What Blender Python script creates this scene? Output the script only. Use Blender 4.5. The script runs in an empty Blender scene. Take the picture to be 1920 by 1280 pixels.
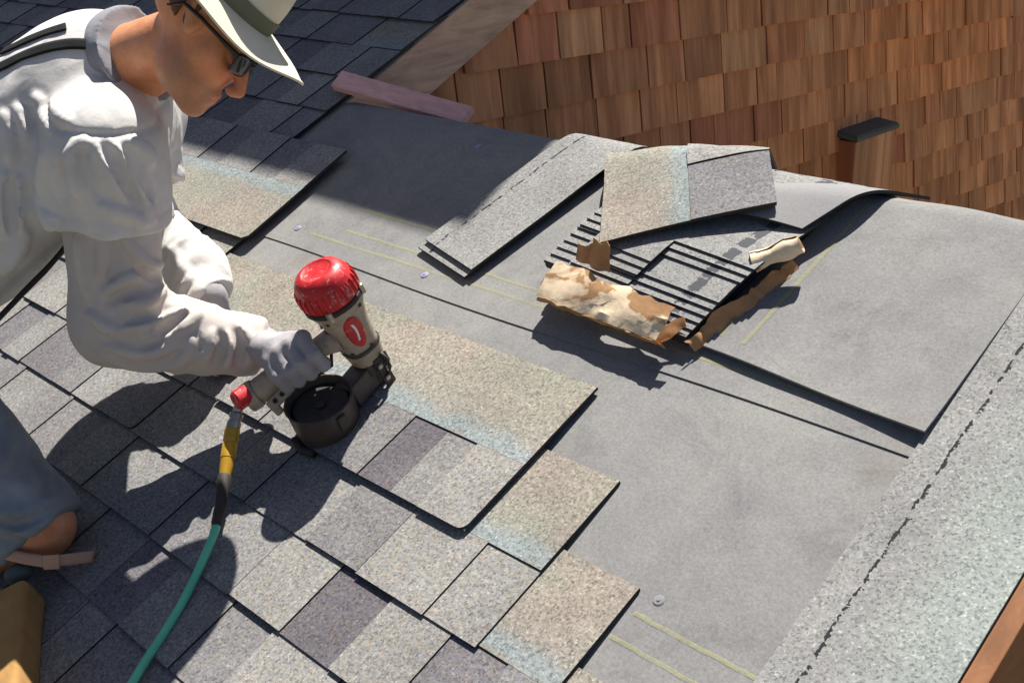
import bpy, math, random
import numpy as np
from mathutils import Matrix, Vector, Euler
from mathutils.bvhtree import BVHTree

random.seed(11)
rng = np.random.default_rng(5)
SC = bpy.context.scene
COL = SC.collection

# ------------------------------------------------------------------ camera, sky, sun, exposure
PITCH = math.radians(25.5)              # slope of the roof
ZROOF = 6.0
CAMH = 1.30                             # camera height above the roof plane, metres
FRAME = Matrix.Translation((0, 0, ZROOF)) @ Matrix.Rotation(PITCH, 4, 'X')   # roof frame: u along the courses, v up the slope, w off the roof
CX = np.array([0.6993, 0.6279, -0.3417])
CY = np.array([-0.2494, 0.6623, 0.7065])
CZ = np.array([0.6700, -0.4088, 0.6197])
FPX = 2170.63

cam = bpy.data.cameras.new('camera')
cam.sensor_width = 36.0
cam.lens = FPX / 1920 * 36.0
cam.clip_start = 0.05
cam.clip_end = 500
camo = bpy.data.objects.new('camera', cam)
COL.objects.link(camo)
ml = Matrix(((CX[0], CY[0], CZ[0], 0), (CX[1], CY[1], CZ[1], 0), (CX[2], CY[2], CZ[2], CAMH), (0, 0, 0, 1)))
camo.matrix_world = FRAME @ ml
SC.camera = camo

SUN = (Matrix.Rotation(PITCH, 3, 'X') @ Vector((-0.32, 1.22, 1.0))).normalized()
world = bpy.data.worlds.new('World')
SC.world = world
world.use_nodes = True
wn = world.node_tree
bg = wn.nodes['Background']
sky = wn.nodes.new('ShaderNodeTexSky')
sky.sky_type = 'NISHITA'
sky.sun_disc = False
sky.sun_elevation = math.asin(SUN.z)
sky.air_density = 0.55
sky.dust_density = 1.2
sky.sun_rotation = math.atan2(SUN.x, SUN.y)
wn.links.new(sky.outputs[0], bg.inputs[0])
bg.inputs[1].default_value = 0.056
sun = bpy.data.lights.new('sun', 'SUN')
sun.energy = 5.0
sun.angle = math.radians(0.53)
sun.color = (1.0, 0.955, 0.88)
suno = bpy.data.objects.new('sun', sun)
suno.rotation_euler = SUN.to_track_quat('Z', 'Y').to_euler()
suno.location = (0, 0, 12)
COL.objects.link(suno)
SC.view_settings.view_transform = 'Standard'
SC.view_settings.look = 'None'
SC.view_settings.gamma = 1.0
SC.view_settings.exposure = 1.0
SC.cycles.max_bounces = 8

# ------------------------------------------------------------------ helpers: places
def at(x, y, D):
    """point of the roof frame seen in direction (x, y) at distance D along the lens axis"""
    r = CX * (x - 960) / FPX - CY * (y - 640) / FPX - CZ
    return np.array([0, 0, CAMH]) + r * D

def onw(x, y, w=0.0):
    r = CX * (x - 960) / FPX - CY * (y - 640) / FPX - CZ
    return np.array([0, 0, CAMH]) + r * ((w - CAMH) / r[2])

def ray(x, y):
    return CX * (x - 960) / FPX - CY * (y - 640) / FPX - CZ

def unit(v):
    v = np.array(v, float)
    return v / np.linalg.norm(v)
def cdir(a, b, c):
    return unit(CX * a + CY * b + CZ * c)

# ------------------------------------------------------------------ helpers: materials
def nmat(name, rough=0.8, spec=0.3):
    m = bpy.data.materials.new(name)
    m.use_nodes = True
    b = m.node_tree.nodes['Principled BSDF']
    b.inputs['Roughness'].default_value = rough
    b.inputs['Specular IOR Level'].default_value = spec
    return m, m.node_tree, b

def nd(t, kind, **kw):
    n = t.nodes.new(kind)
    for k, v in kw.items():
        if k.startswith('i_'):
            key = k[2:]
            key = int(key) if key.isdigit() else key.replace('_', ' ')
            n.inputs[key].default_value = v
        else:
            setattr(n, k, v)
    return n

def lk(t, a, b):
    t.links.new(a, b)

def ramp(t, src, stops):
    r = t.nodes.new('ShaderNodeValToRGB')
    e = r.color_ramp.elements
    while len(e) < len(stops):
        e.new(0.5)
    for k, (p, c) in enumerate(stops):
        e[k].position = p
        e[k].color = (c, c, c, 1) if isinstance(c, (int, float)) else (*c, 1)
    lk(t, src, r.inputs[0])
    return r.outputs[0]

def noise(t, scale, detail=2, rough=0.5, vec=None, dist=0.0):
    n = nd(t, 'ShaderNodeTexNoise', i_Scale=scale, i_Detail=detail, i_Roughness=rough, i_Distortion=dist)
    if vec is not None:
        lk(t, vec, n.inputs['Vector'])
    return n.outputs['Fac']

def mul(t, a, b, fac=1.0, mode='MULTIPLY'):
    m = nd(t, 'ShaderNodeMix', data_type='RGBA', blend_type=mode)
    m.inputs[0].default_value = fac
    for s, v in ((6, a), (7, b)):
        if hasattr(v, 'links') or hasattr(v, 'is_linked'):
            lk(t, v, m.inputs[s])
        else:
            m.inputs[s].default_value = (*v, 1)
    return m

def mixf(t, fac, a, b):
    m = mul(t, a, b, 1.0, 'MIX')
    lk(t, fac, m.inputs[0])
    return m.outputs[2]

def math_(t, op, a, b=None, c=None):
    m = nd(t, 'ShaderNodeMath', operation=op)
    for k, v in enumerate((a, b, c)):
        if v is None:
            continue
        if isinstance(v, (int, float)):
            m.inputs[k].default_value = v
        else:
            lk(t, v, m.inputs[k])
    return m.outputs[0]

def bump(t, b, h, strength=0.4, dist=0.002):
    n = nd(t, 'ShaderNodeBump', i_Strength=strength, i_Distance=dist)
    lk(t, h, n.inputs['Height'])
    lk(t, n.outputs[0], b.inputs['Normal'])

def pos(t):
    return nd(t, 'ShaderNodeNewGeometry').outputs['Position']

def uvn(t):
    return nd(t, 'ShaderNodeUVMap').outputs[0]

def speckle(t, p, lo=0.68, hi=1.34):
    a = noise(t, 150, 3, 0.75, p)
    s = ramp(t, a, [(0.30, lo), (0.5, 1.0), (0.70, hi)])
    v = nd(t, 'ShaderNodeTexVoronoi', i_Scale=330.0)
    lk(t, p, v.inputs['Vector'])
    g = ramp(t, v.outputs['Color'], [(0.18, 0.62), (0.35, 1.0), (0.75, 1.0), (0.93, 1.4)])
    w = noise(t, 7, 3, 0.6, p)
    l = ramp(t, w, [(0.3, 0.88), (0.7, 1.1)])
    o = mul(t, s, g).outputs[2]
    return mul(t, o, l).outputs[2], a

def granule_mat():
    m, t, b = nmat('granules', 0.95, 0.15)
    p = pos(t)
    s, h = speckle(t, p)
    oi = nd(t, 'ShaderNodeObjectInfo')
    # a few blue, tan and rose granules among the grey
    hue = nd(t, 'ShaderNodeTexNoise', i_Scale=95.0, i_Detail=2.0)
    lk(t, p, hue.inputs['Vector'])
    hc = ramp(t, hue.outputs['Fac'], [(0.32, (0.95, 0.98, 1.05)), (0.5, (1, 1, 1)), (0.68, (1.06, 1.0, 0.93))])
    c = mul(t, oi.outputs['Color'], s).outputs[2]
    c = mul(t, c, hc).outputs[2]
    lk(t, c, b.inputs['Base Color'])
    bump(t, b, h, 0.5, 0.0025)
    return m

def headlap_mat():
    """upper half of a shingle: tan and rose granules, a chalky blue sealant band just above the tabs (uv.y = metres above the butt)"""
    m, t, b = nmat('headlap granules', 0.95, 0.15)
    p = pos(t)
    s, h = speckle(t, p)
    sep = nd(t, 'ShaderNodeSeparateXYZ')
    lk(t, uvn(t), sep.inputs[0])
    wob = noise(t, 14, 3, 0.6, p)
    y = math_(t, 'ADD', sep.outputs['Y'], math_(t, 'MULTIPLY', math_(t, 'SUBTRACT', wob, 0.5), 0.05))
    ang = noise(t, 6, 2, 0.5, p)
    base = mixf(t, ramp(t, ang, [(0.40, 0.0), (0.62, 1.0)]), (0.240, 0.232, 0.192), (0.250, 0.218, 0.186))
    band = ramp(t, y, [(0.0, 0.0), (0.140, 0.0), (0.150, 0.85), (0.172, 0.75), (0.190, 0.12), (0.26, 0.0)])
    c = mixf(t, band, base, (0.212, 0.250, 0.258))
    c = mul(t, c, s).outputs[2]
    lk(t, c, b.inputs['Base Color'])
    bump(t, b, h, 0.5, 0.0025)
    return m

def felt_mat():
    m, t, b = nmat('roofing felt', 0.9, 0.2)
    p = pos(t)
    a = noise(t, 3.2, 4, 0.65, p)
    c = ramp(t, a, [(0.30, (0.178, 0.175, 0.178)), (0.5, (0.210, 0.207, 0.203)), (0.72, (0.242, 0.238, 0.224))])
    d = noise(t, 210, 4, 0.8, p)
    c2 = mul(t, c, ramp(t, d, [(0.3, 0.74), (0.7, 1.22)])).outputs[2]
    # faint scuffs along the roll and a brown smudge here and there
    e = noise(t, 16, 4, 0.7, p)
    c3 = mul(t, c2, ramp(t, e, [(0.30, 0.92), (0.70, 1.06)])).outputs[2]
    f = noise(t, 5.5, 2, 0.5, p)
    c4 = mixf(t, ramp(t, f, [(0.64, 0.0), (0.76, 0.40)]), c3, (0.17, 0.140, 0.115))
    sc = noise(t, 3.5, 6, 0.85, p, 2.0)
    c4 = mul(t, c4, ramp(t, sc, [(0.36, 0.86), (0.46, 1.0), (0.60, 1.0), (0.70, 1.10)])).outputs[2]
    lk(t, c4, b.inputs['Base Color'])
    bw = math_(t, 'ADD', math_(t, 'MULTIPLY', noise(t, 9, 2, 0.5, p), 1.2), math_(t, 'MULTIPLY', d, 0.12))
    bump(t, b, bw, 0.35, 0.006)
    return m

def starter_mat(name, dash_x, teal_x, fine=False, dw=0.0088, dcol=(0.028, 0.026, 0.030)):
    """plain granule strip with a line of tar dashes (uv in metres, x across the strip, y along it)"""
    m, t, b = nmat(name, 0.95, 0.15)
    p = pos(t)
    s, h = speckle(t, p, 0.86, 1.14) if fine else speckle(t, p, 0.78, 1.22)
    sep = nd(t, 'ShaderNodeSeparateXYZ')
    lk(t, uvn(t), sep.inputs[0])
    x, y = sep.outputs['X'], sep.outputs['Y']
    tz = math_(t, 'ADD', x, math_(t, 'MULTIPLY', math_(t, 'SUBTRACT', noise(t, 16, 3, 0.6, p), 0.5), 0.10))
    f = ramp(t, math_(t, 'MULTIPLY', math_(t, 'SUBTRACT', tz, teal_x), 8.0), [(0.0, 0.0), (0.6, 1.0)])
    base = mixf(t, f, (0.238, 0.236, 0.230), (0.250, 0.275, 0.258))
    base = mul(t, base, s).outputs[2]
    wig = math_(t, 'MULTIPLY', math_(t, 'SUBTRACT', noise(t, 30, 4, 0.8, p), 0.5), 0.016)
    dx = math_(t, 'ABSOLUTE', math_(t, 'SUBTRACT', math_(t, 'ADD', x, wig), dash_x))
    wy = math_(t, 'FRACT', math_(t, 'DIVIDE', y, 0.062))
    dy = math_(t, 'ABSOLUTE', math_(t, 'SUBTRACT', wy, 0.5))
    rag = noise(t, 120, 2, 0.6, p)
    inx = math_(t, 'LESS_THAN', math_(t, 'ADD', dx, math_(t, 'MULTIPLY', rag, 0.014)), dw)
    rag2 = noise(t, 38, 3, 0.7, p)
    iny = math_(t, 'LESS_THAN', math_(t, 'ADD', dy, math_(t, 'MULTIPLY', rag2, 0.9)), 0.86)
    c = mixf(t, math_(t, 'MULTIPLY', inx, iny), base, dcol)
    lk(t, c, b.inputs['Base Color'])
    bump(t, b, h, 0.5, 0.0025)
    return m

def cedar_mat(name='cedar', rough=0.75):
    m, t, b = nmat(name, rough, 0.25)
    oi = nd(t, 'ShaderNodeObjectInfo')
    p = pos(t)
    mp = nd(t, 'ShaderNodeMapping')
    mp.inputs['Scale'].default_value = (60, 60, 1.6)
    lk(t, p, mp.inputs['Vector'])
    off = nd(t, 'ShaderNodeVectorMath', operation='SCALE')
    cv = nd(t, 'ShaderNodeCombineXYZ')
    lk(t, oi.outputs['Random'], cv.inputs[0])
    lk(t, oi.outputs['Random'], cv.inputs[1])
    lk(t, cv.outputs[0], off.inputs[0])
    off.inputs['Scale'].default_value = 40
    ad = nd(t, 'ShaderNodeVectorMath', operation='ADD')
    lk(t, mp.outputs[0], ad.inputs[0])
    lk(t, off.outputs[0], ad.inputs[1])
    g = noise(t, 1.0, 4, 0.6, ad.outputs[0], 0.3)
    mp2 = nd(t, 'ShaderNodeMapping')
    mp2.inputs['Scale'].default_value = (14, 14, 0.5)
    lk(t, p, mp2.inputs['Vector'])
    ad2 = nd(t, 'ShaderNodeVectorMath', operation='ADD')
    lk(t, mp2.outputs[0], ad2.inputs[0])
    lk(t, off.outputs[0], ad2.inputs[1])
    g2 = noise(t, 1.0, 2, 0.5, ad2.outputs[0])
    c = mul(t, oi.outputs['Color'], ramp(t, g, [(0.28, 0.78), (0.5, 1.0), (0.72, 1.16)])).outputs[2]
    c = mul(t, c, ramp(t, g2, [(0.38, (0.74, 0.68, 0.64)), (0.62, (1.18, 1.18, 1.18))])).outputs[2]
    lk(t, c, b.inputs['Base Color'])
    bump(t, b, g, 0.5, 0.003)
    return m

def wood_mat(name, col, axis_scale, rough=0.75, dark=0.7):
    m, t, b = nmat(name, rough, 0.25)
    p = pos(t)
    mp = nd(t, 'ShaderNodeMapping')
    mp.inputs['Scale'].default_value = axis_scale
    lk(t, p, mp.inputs['Vector'])
    g = noise(t, 1.0, 5, 0.65, mp.outputs[0], 0.4)
    bl = noise(t, 9, 3, 0.6, p)
    c = mul(t, col, ramp(t, g, [(0.3, dark), (0.7, 1.18)])).outputs[2]
    c = mul(t, c, ramp(t, bl, [(0.3, (0.86, 0.84, 0.84)), (0.7, (1.08, 1.08, 1.08))])).outputs[2]
    lk(t, c, b.inputs['Base Color'])
    bump(t, b, g, 0.3, 0.002)
    return m

def cloth_mat(name, col, weave=1100, var=0.06, stain=None, rough=0.9, crease=22.0, creasek=0.8, sheen=0.05):
    m, t, b = nmat(name, rough, 0.15)
    p = pos(t)
    n1 = noise(t, 11, 4, 0.6, p)
    n2 = noise(t, weave, 2, 0.5, p)
    c = mul(t, col, ramp(t, n1, [(0.3, 1 - 1.6 * var), (0.7, 1 + var)])).outputs[2]
    c = mul(t, c, ramp(t, n2, [(0.3, 0.93), (0.7, 1.06)])).outputs[2]
    if stain:
        n3 = noise(t, 6, 4, 0.7, p)
        c = mixf(t, ramp(t, n3, [(0.56, 0.0), (0.74, 0.45)]), c, stain)
    lk(t, c, b.inputs['Base Color'])
    b.inputs['Sheen Weight'].default_value = sheen
    rg = nd(t, 'ShaderNodeTexNoise', noise_type='RIDGED_MULTIFRACTAL', normalize=True, i_Scale=crease, i_Detail=3.0, i_Roughness=0.5, i_Distortion=0.8)
    mp = nd(t, 'ShaderNodeMapping')
    mp.inputs['Scale'].default_value = (1.0, 0.55, 0.8)
    mp.inputs['Rotation'].default_value = (0.5, 0.3, 0.6)
    lk(t, p, mp.inputs['Vector'])
    lk(t, mp.outputs[0], rg.inputs['Vector'])
    h = math_(t, 'ADD', math_(t, 'MULTIPLY', noise(t, 60, 3, 0.6, p), 0.16), math_(t, 'MULTIPLY', n2, 0.05))
    h = math_(t, 'ADD', h, math_(t, 'MULTIPLY', rg.outputs['Fac'], creasek))
    bump(t, b, h, 0.7, 0.008)
    return m

def plain(name, col, rough=0.5, spec=0.4, metal=0.0, var=0.12, vs=60, bumpd=0.0006):
    m, t, b = nmat(name, rough, spec)
    p = pos(t)
    n1 = noise(t, vs, 4, 0.65, p)
    c = mul(t, col, ramp(t, n1, [(0.3, 1 - var), (0.7, 1 + var)])).outputs[2]
    lk(t, c, b.inputs['Base Color'])
    b.inputs['Metallic'].default_value = metal
    if bumpd:
        bump(t, b, n1, 0.3, bumpd)
    return m

def torn_mat():
    """kraft paper whose bleached outer ply has torn off in patches"""
    m, t, b = nmat('torn kraft paper', 0.85, 0.15)
    p = pos(t)
    mp = nd(t, 'ShaderNodeMapping')
    mp.inputs['Scale'].default_value = (0.6, 1.3, 1.0)
    lk(t, p, mp.inputs['Vector'])
    n1 = noise(t, 13, 5, 0.58, mp.outputs[0], 0.5)
    n2 = noise(t, 60, 4, 0.6, p)
    n3 = noise(t, 300, 2, 0.5, p)
    c = mixf(t, ramp(t, n1, [(0.575, 0.0), (0.59, 1.0)]), (0.82, 0.66, 0.46), (0.36, 0.19, 0.085))
    c = mixf(t, ramp(t, n1, [(0.545, 0.0), (0.575, 0.5)]), c, (0.52, 0.32, 0.17))
    c = mul(t, c, ramp(t, n2, [(0.3, 0.82), (0.7, 1.08)])).outputs[2]
    lk(t, c, b.inputs['Base Color'])
    h = math_(t, 'ADD', math_(t, 'MULTIPLY', n1, 1.0), math_(t, 'MULTIPLY', n3, 0.12))
    bump(t, b, h, 0.5, 0.004)
    return m

def worn(name, col, scuff, rough):
    m, t, b = nmat(name, rough, 0.4)
    p = pos(t)
    n1 = noise(t, 45, 4, 0.65, p)
    n2 = noise(t, 70, 5, 0.75, p, 0.6)
    c = mul(t, col, ramp(t, n1, [(0.3, 0.78), (0.7, 1.15)])).outputs[2]
    c = mixf(t, ramp(t, n2, [(0.57, 0.0), (0.66, 0.75)]), c, scuff)
    lk(t, c, b.inputs['Base Color'])
    lk(t, ramp(t, n1, [(0.3, rough - 0.12), (0.7, rough + 0.22)]), b.inputs['Roughness'])
    bump(t, b, n2, 0.3, 0.0006)
    return m

def skin_mat():
    m, t, b = nmat('skin', 0.5, 0.4)
    p = pos(t)
    n1 = noise(t, 28, 4, 0.6, p)
    n2 = noise(t, 420, 3, 0.6, p)
    c = ramp(t, n1, [(0.3, (0.58, 0.215, 0.095)), (0.5, (0.66, 0.275, 0.13)), (0.72, (0.70, 0.33, 0.18))])
    c = mul(t, c, ramp(t, n2, [(0.3, 0.90), (0.7, 1.08)])).outputs[2]
    fl = nd(t, 'ShaderNodeAttribute', attribute_name='flush')
    c = mixf(t, math_(t, 'MULTIPLY', fl.outputs['Fac'], 0.55), c, (0.56, 0.13, 0.085))
    st = nd(t, 'ShaderNodeAttribute', attribute_name='stubble')
    n4 = noise(t, 900, 2, 0.6, p)
    c = mixf(t, math_(t, 'MULTIPLY', st.outputs['Fac'], ramp(t, n4, [(0.35, 0.25), (0.62, 0.75)])), c, (0.26, 0.16, 0.11))
    lk(t, c, b.inputs['Base Color'])
    b.inputs['Subsurface Weight'].default_value = 0.12
    b.inputs['Subsurface Radius'].default_value = (0.012, 0.004, 0.002)
    b.inputs['Subsurface Scale'].default_value = 0.6
    n3 = noise(t, 90, 4, 0.65, p)
    bump(t, b, math_(t, 'ADD', n2, math_(t, 'MULTIPLY', n3, 1.5)), 0.35, 0.0012)
    return m

def chalk_mat(col, keep):
    m, t, b = nmat('chalk dust', 0.95, 0.1)
    p = pos(t)
    n1 = noise(t, 120, 3, 0.7, p)
    n2 = noise(t, 6, 3, 0.6, p)
    a = math_(t, 'MULTIPLY', ramp(t, n1, [(0.25, 0.12), (0.60, keep)]), ramp(t, n2, [(0.25, 0.55), (0.5, 1.0)]))
    b.inputs['Base Color'].default_value = (*col, 1)
    lk(t, a, b.inputs['Alpha'])
    return m

M = dict(
    gran=granule_mat(), head=headlap_mat(), felt=felt_mat(),
    rake=starter_mat('rake starter granules', 0.046, 0.075), strip=starter_mat('loose starter granules', 0.040, 0.6),
    stripsmooth=starter_mat('smooth bundle granules', 0.075, 0.9, True, 0.019, (0.075, 0.078, 0.088)), cedar=cedar_mat(),
    rakeboard=wood_mat('weathered pale wood', (0.62, 0.41, 0.285), (40, 6, 40)),
    pink=wood_mat('primed pink wood', (0.66, 0.38, 0.35), (6, 60, 60), 0.7, 0.86),
    fascia=wood_mat('cedar fascia wood', (0.24, 0.105, 0.045), (40, 4, 40)),
    deck=plain('dark sheathing', (0.05, 0.04, 0.035), 0.9),
    chalk=chalk_mat((0.44, 0.425, 0.17), 0.36),
    shirt=cloth_mat('white cotton', (0.64, 0.62, 0.595), var=0.09, stain=(0.52, 0.48, 0.44)), sleeve=cloth_mat('off white cotton', (0.54, 0.49, 0.45), stain=(0.40, 0.34, 0.30)),
    collar=cloth_mat('grey cotton', (0.26, 0.26, 0.29)), denim=cloth_mat('faded grey denim', (0.23, 0.25, 0.265), 700, 0.2, stain=(0.33, 0.33, 0.31)),
    hat=cloth_mat('cream canvas', (0.66, 0.62, 0.50), creasek=0.12), hatunder=cloth_mat('olive canvas', (0.16, 0.165, 0.115), creasek=0.12),
    web=cloth_mat('charcoal webbing', (0.017, 0.018, 0.019), creasek=0.05, sheen=0.0), black=cloth_mat('black webbing', (0.02, 0.02, 0.022), creasek=0.12),
    tanweb=cloth_mat('tan webbing', (0.58, 0.34, 0.22), creasek=0.12),
    glove=cloth_mat('grey knit glove', (0.36, 0.34, 0.36), 900, 0.16, stain=(0.58, 0.56, 0.58), crease=40.0, creasek=0.35),
    skin=skin_mat(), hair=plain('brown hair', (0.13, 0.065, 0.03), 0.7, 0.3, 0, 0.5, 240, 0.003),
    lens=plain('dark lens', (0.015, 0.016, 0.018), 0.08, 0.6, 0, 0.05, 20, 0), spec=plain('black plastic', (0.02, 0.02, 0.022), 0.4),
    red=worn('worn red plastic', (0.50, 0.016, 0.020), (0.66, 0.42, 0.40), 0.42), tan=worn('worn sand coloured magnesium', (0.37, 0.30, 0.225), (0.13, 0.10, 0.075), 0.55),
    steel=plain('worn steel', (0.42, 0.37, 0.31), 0.4, 0.5, 0.8, 0.25, 80), dark=plain('dirty dark metal', (0.050, 0.042, 0.038), 0.55, 0.4, 0.2, 0.3, 60),
    can=plain('dark brown plastic', (0.062, 0.047, 0.040), 0.45, 0.45, 0, 0.25, 50), brass=plain('yellow coupler', (0.52, 0.29, 0.025), 0.35, 0.5, 0.25, 0.15, 50),
    white=plain('white print', (0.75, 0.72, 0.70), 0.5), rubber=plain('black rubber', (0.03, 0.024, 0.02), 0.7),
    hose=plain('green hose', (0.12, 0.54, 0.34), 0.42, 0.5, 0, 0.12, 30),
    foam=plain('ochre foam', (0.36, 0.205, 0.078), 0.9, 0.1, 0, 0.16, 25, 0.004),
    paper=plain('kraft paper', (0.84, 0.69, 0.49), 0.8, 0.2, 0, 0.12, 35, 0.002), paperin=plain('kraft paper inner face', (0.42, 0.225, 0.105), 0.85, 0.2, 0, 0.2, 35, 0.002),
    papertorn=torn_mat(),
    asphalt=plain('asphalt back of shingle', (0.215, 0.213, 0.215), 0.8, 0.25, 0, 0.1, 180, 0.001), tar=plain('tar', (0.02, 0.019, 0.019), 0.7),
    capblue=plain('purple plastic cap', (0.27, 0.24, 0.38), 0.6), capgrey=plain('galvanised cap', (0.21, 0.21, 0.225), 0.9, 0.15, 0.0),
    metalcap=plain('dark verdigris metal', (0.085, 0.092, 0.075), 0.7, 0.3, 0.0), stucco=plain('pale stucco', (0.42, 0.36, 0.30), 0.9),
    ground=plain('dry earth and grass', (0.16, 0.14, 0.09), 0.95, 0.1, 0, 0.3, 1.5, 0.0),
)

# ------------------------------------------------------------------ helpers: meshes
def obj(name, me, mat, parent=None, color=None):
    o = bpy.data.objects.new(name, me)
    COL.objects.link(o)
    if mat is not None and not me.materials:
        for mm in (mat if isinstance(mat, (list, tuple)) else [mat]):
            me.materials.append(mm)
    if parent is not None:
        o.parent = parent
    if color is not None:
        o.color = (*color, 1)
    return o

def mesh(name, verts, faces, smooth=False, uvs=None, mats=None):
    me = bpy.data.meshes.new(name)
    me.from_pydata([tuple(map(float, v)) for v in verts], [], [tuple(map(int, f)) for f in faces])
    if uvs is not None:
        l = me.uv_layers.new(name='UVMap')
        vi = np.empty(len(me.loops), dtype=np.int32)
        me.loops.foreach_get('vertex_index', vi)
        l.data.foreach_set('uv', np.asarray(uvs, dtype=np.float32)[vi].ravel())
    if mats is not None:
        me.polygons.foreach_set('material_index', np.asarray(mats, dtype=np.int32))
    if smooth:
        me.polygons.foreach_set('use_smooth', np.ones(len(me.polygons), dtype=bool))
    me.update()
    return me

def tag(o, label=None, cat=None, group=None, kind=None):
    for k, v in (('label', label), ('category', cat), ('group', group), ('kind', kind)):
        if v:
            o[k] = v
    return o

def place(o, loc=(0, 0, 0), rot=(0, 0, 0)):
    """put a top-level object at a place of the roof frame"""
    o.matrix_world = FRAME @ Matrix.Translation(tuple(map(float, loc))) @ Euler(rot).to_matrix().to_4x4()
    return o

def thing(name, label, cat, loc=(0, 0, 0), rot=(0, 0, 0), group=None):
    o = bpy.data.objects.new(name, None)
    o.empty_display_size = 0.05
    COL.objects.link(o)
    tag(o, label, cat, group)
    return place(o, loc, rot)

class B:
    """collects boxes, tubes and prisms into one mesh"""
    def __init__(s):
        s.v, s.f, s.uv, s.mi = [], [], [], []
    def add(s, v, f, uv=None, mi=None):
        n = len(s.v)
        s.mi += list(mi) if mi is not None else [0] * len(f)
        s.v += [tuple(map(float, q)) for q in v]
        s.uv += [tuple(q) for q in (uv if uv is not None else [(q[0], q[1]) for q in v])]
        s.f += [tuple(i + n for i in q) for q in f]
        return s
    def box(s, a, b, M4=None):
        x0, y0, z0 = a
        x1, y1, z1 = b
        v = [(x0, y0, z0), (x1, y0, z0), (x1, y1, z0), (x0, y1, z0), (x0, y0, z1), (x1, y0, z1), (x1, y1, z1), (x0, y1, z1)]
        if M4 is not None:
            v = [tuple(M4 @ Vector(q)) for q in v]
        return s.add(v, [(3, 2, 1, 0), (4, 5, 6, 7), (0, 1, 5, 4), (1, 2, 6, 5), (2, 3, 7, 6), (3, 0, 4, 7)])
    def prism(s, outline, zb, zt):
        n = len(outline)
        fb = zb if callable(zb) else (lambda x, y: zb)
        ft = zt if callable(zt) else (lambda x, y: zt)
        v = [(x, y, fb(x, y)) for x, y in outline] + [(x, y, ft(x, y)) for x, y in outline]
        f = [tuple(range(n - 1, -1, -1)), tuple(range(n, 2 * n))] + [(i, (i + 1) % n, n + (i + 1) % n, n + i) for i in range(n)]
        return s.add(v, f, None, [1, 0] + [1] * n)
    def rings(s, rings, cap=True):
        n = len(rings[0])
        v = [p for r in rings for p in r]
        f = []
        for k in range(len(rings) - 1):
            for i in range(n):
                j = (i + 1) % n
                f.append((k * n + i, k * n + j, (k + 1) * n + j, (k + 1) * n + i))
        if cap:
            f.append(tuple(range(n - 1, -1, -1)))
            f.append(tuple(range((len(rings) - 1) * n, len(rings) * n)))
        return s.add(v, f)
    def tube(s, pts, rad, n=12, cap=True):
        pts = [np.array(p, float) for p in pts]
        rad = rad if hasattr(rad, '__len__') else [rad] * len(pts)
        rs = []
        ref = np.array([0.31, 0.17, 0.93])
        for k, p in enumerate(pts):
            d = pts[min(k + 1, len(pts) - 1)] - pts[max(k - 1, 0)]
            d /= np.linalg.norm(d)
            a = np.cross(d, ref)
            a /= np.linalg.norm(a)
            c = np.cross(d, a)
            rs.append([p + rad[k] * (math.cos(q) * a + math.sin(q) * c) for q in np.linspace(0, 2 * math.pi, n, endpoint=False)])
        return s.rings(rs, cap)
    def lathe(s, prof, n=28, M4=None):
        rs = []
        for r, z in prof:
            rs.append([(r * math.cos(q), r * math.sin(q), z) for q in np.linspace(0, 2 * math.pi, n, endpoint=False)])
        if M4 is not None:
            rs = [[tuple(M4 @ Vector(q)) for q in r] for r in rs]
        return s.rings(rs)
    def make(s, name, mat, parent=None, smooth=False, color=None, bevel=0.0, autosmooth=None, edge=None):
        me = mesh(name, s.v, s.f, smooth, s.uv, s.mi if edge else None)
        if edge:
            mat = [mat, edge]
        o = obj(name, me, mat, parent, color)
        if bevel:
            md = o.modifiers.new('bevel', 'BEVEL')
            md.width = bevel
            md.segments = 2
            md.limit_method = 'ANGLE'
            md.angle_limit = math.radians(40)
            md.harden_normals = False
        if autosmooth is not None:
            e = o.modifiers.new('split', 'EDGE_SPLIT')
            e.split_angle = math.radians(autosmooth)
            me.polygons.foreach_set('use_smooth', np.ones(len(me.polygons), dtype=bool))
        return o

def shell(fn, ss, tt, thick, uvf=None):
    """a sheet with thickness: fn(s, t) gives its upper face"""
    ns, nt = len(ss), len(tt)
    P = np.array([[fn(s, t) for t in tt] for s in ss], float)
    ds = np.gradient(P, axis=0)
    dt = np.gradient(P, axis=1)
    N = np.cross(ds, dt)
    N /= np.linalg.norm(N, axis=2, keepdims=True) + 1e-12
    Q = P - N * thick
    v = list(P.reshape(-1, 3)) + list(Q.reshape(-1, 3))
    uv = [(uvf(s, t) if uvf else (s, t)) for s in ss for t in tt] * 2
    n = ns * nt
    f = []
    for i in range(ns - 1):
        for j in range(nt - 1):
            a, b, c, d = i * nt + j, (i + 1) * nt + j, (i + 1) * nt + j + 1, i * nt + j + 1
            f.append((a, b, c, d))
            f.append((n + d, n + c, n + b, n + a))
    per = [(i, 0) for i in range(ns)] + [(ns - 1, j) for j in range(1, nt)] + [(i, nt - 1) for i in range(ns - 2, -1, -1)] + [(0, j) for j in range(nt - 2, 0, -1)]
    for k in range(len(per)):
        a = per[k][0] * nt + per[k][1]
        b = per[(k + 1) % len(per)][0] * nt + per[(k + 1) % len(per)][1]
        f.append((b, a, n + a, n + b))
    return v, f, uv

def shell_mi(ns, nt):
    return [0, 1] * ((ns - 1) * (nt - 1)) + [1] * (2 * (ns + nt) - 4)

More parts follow.
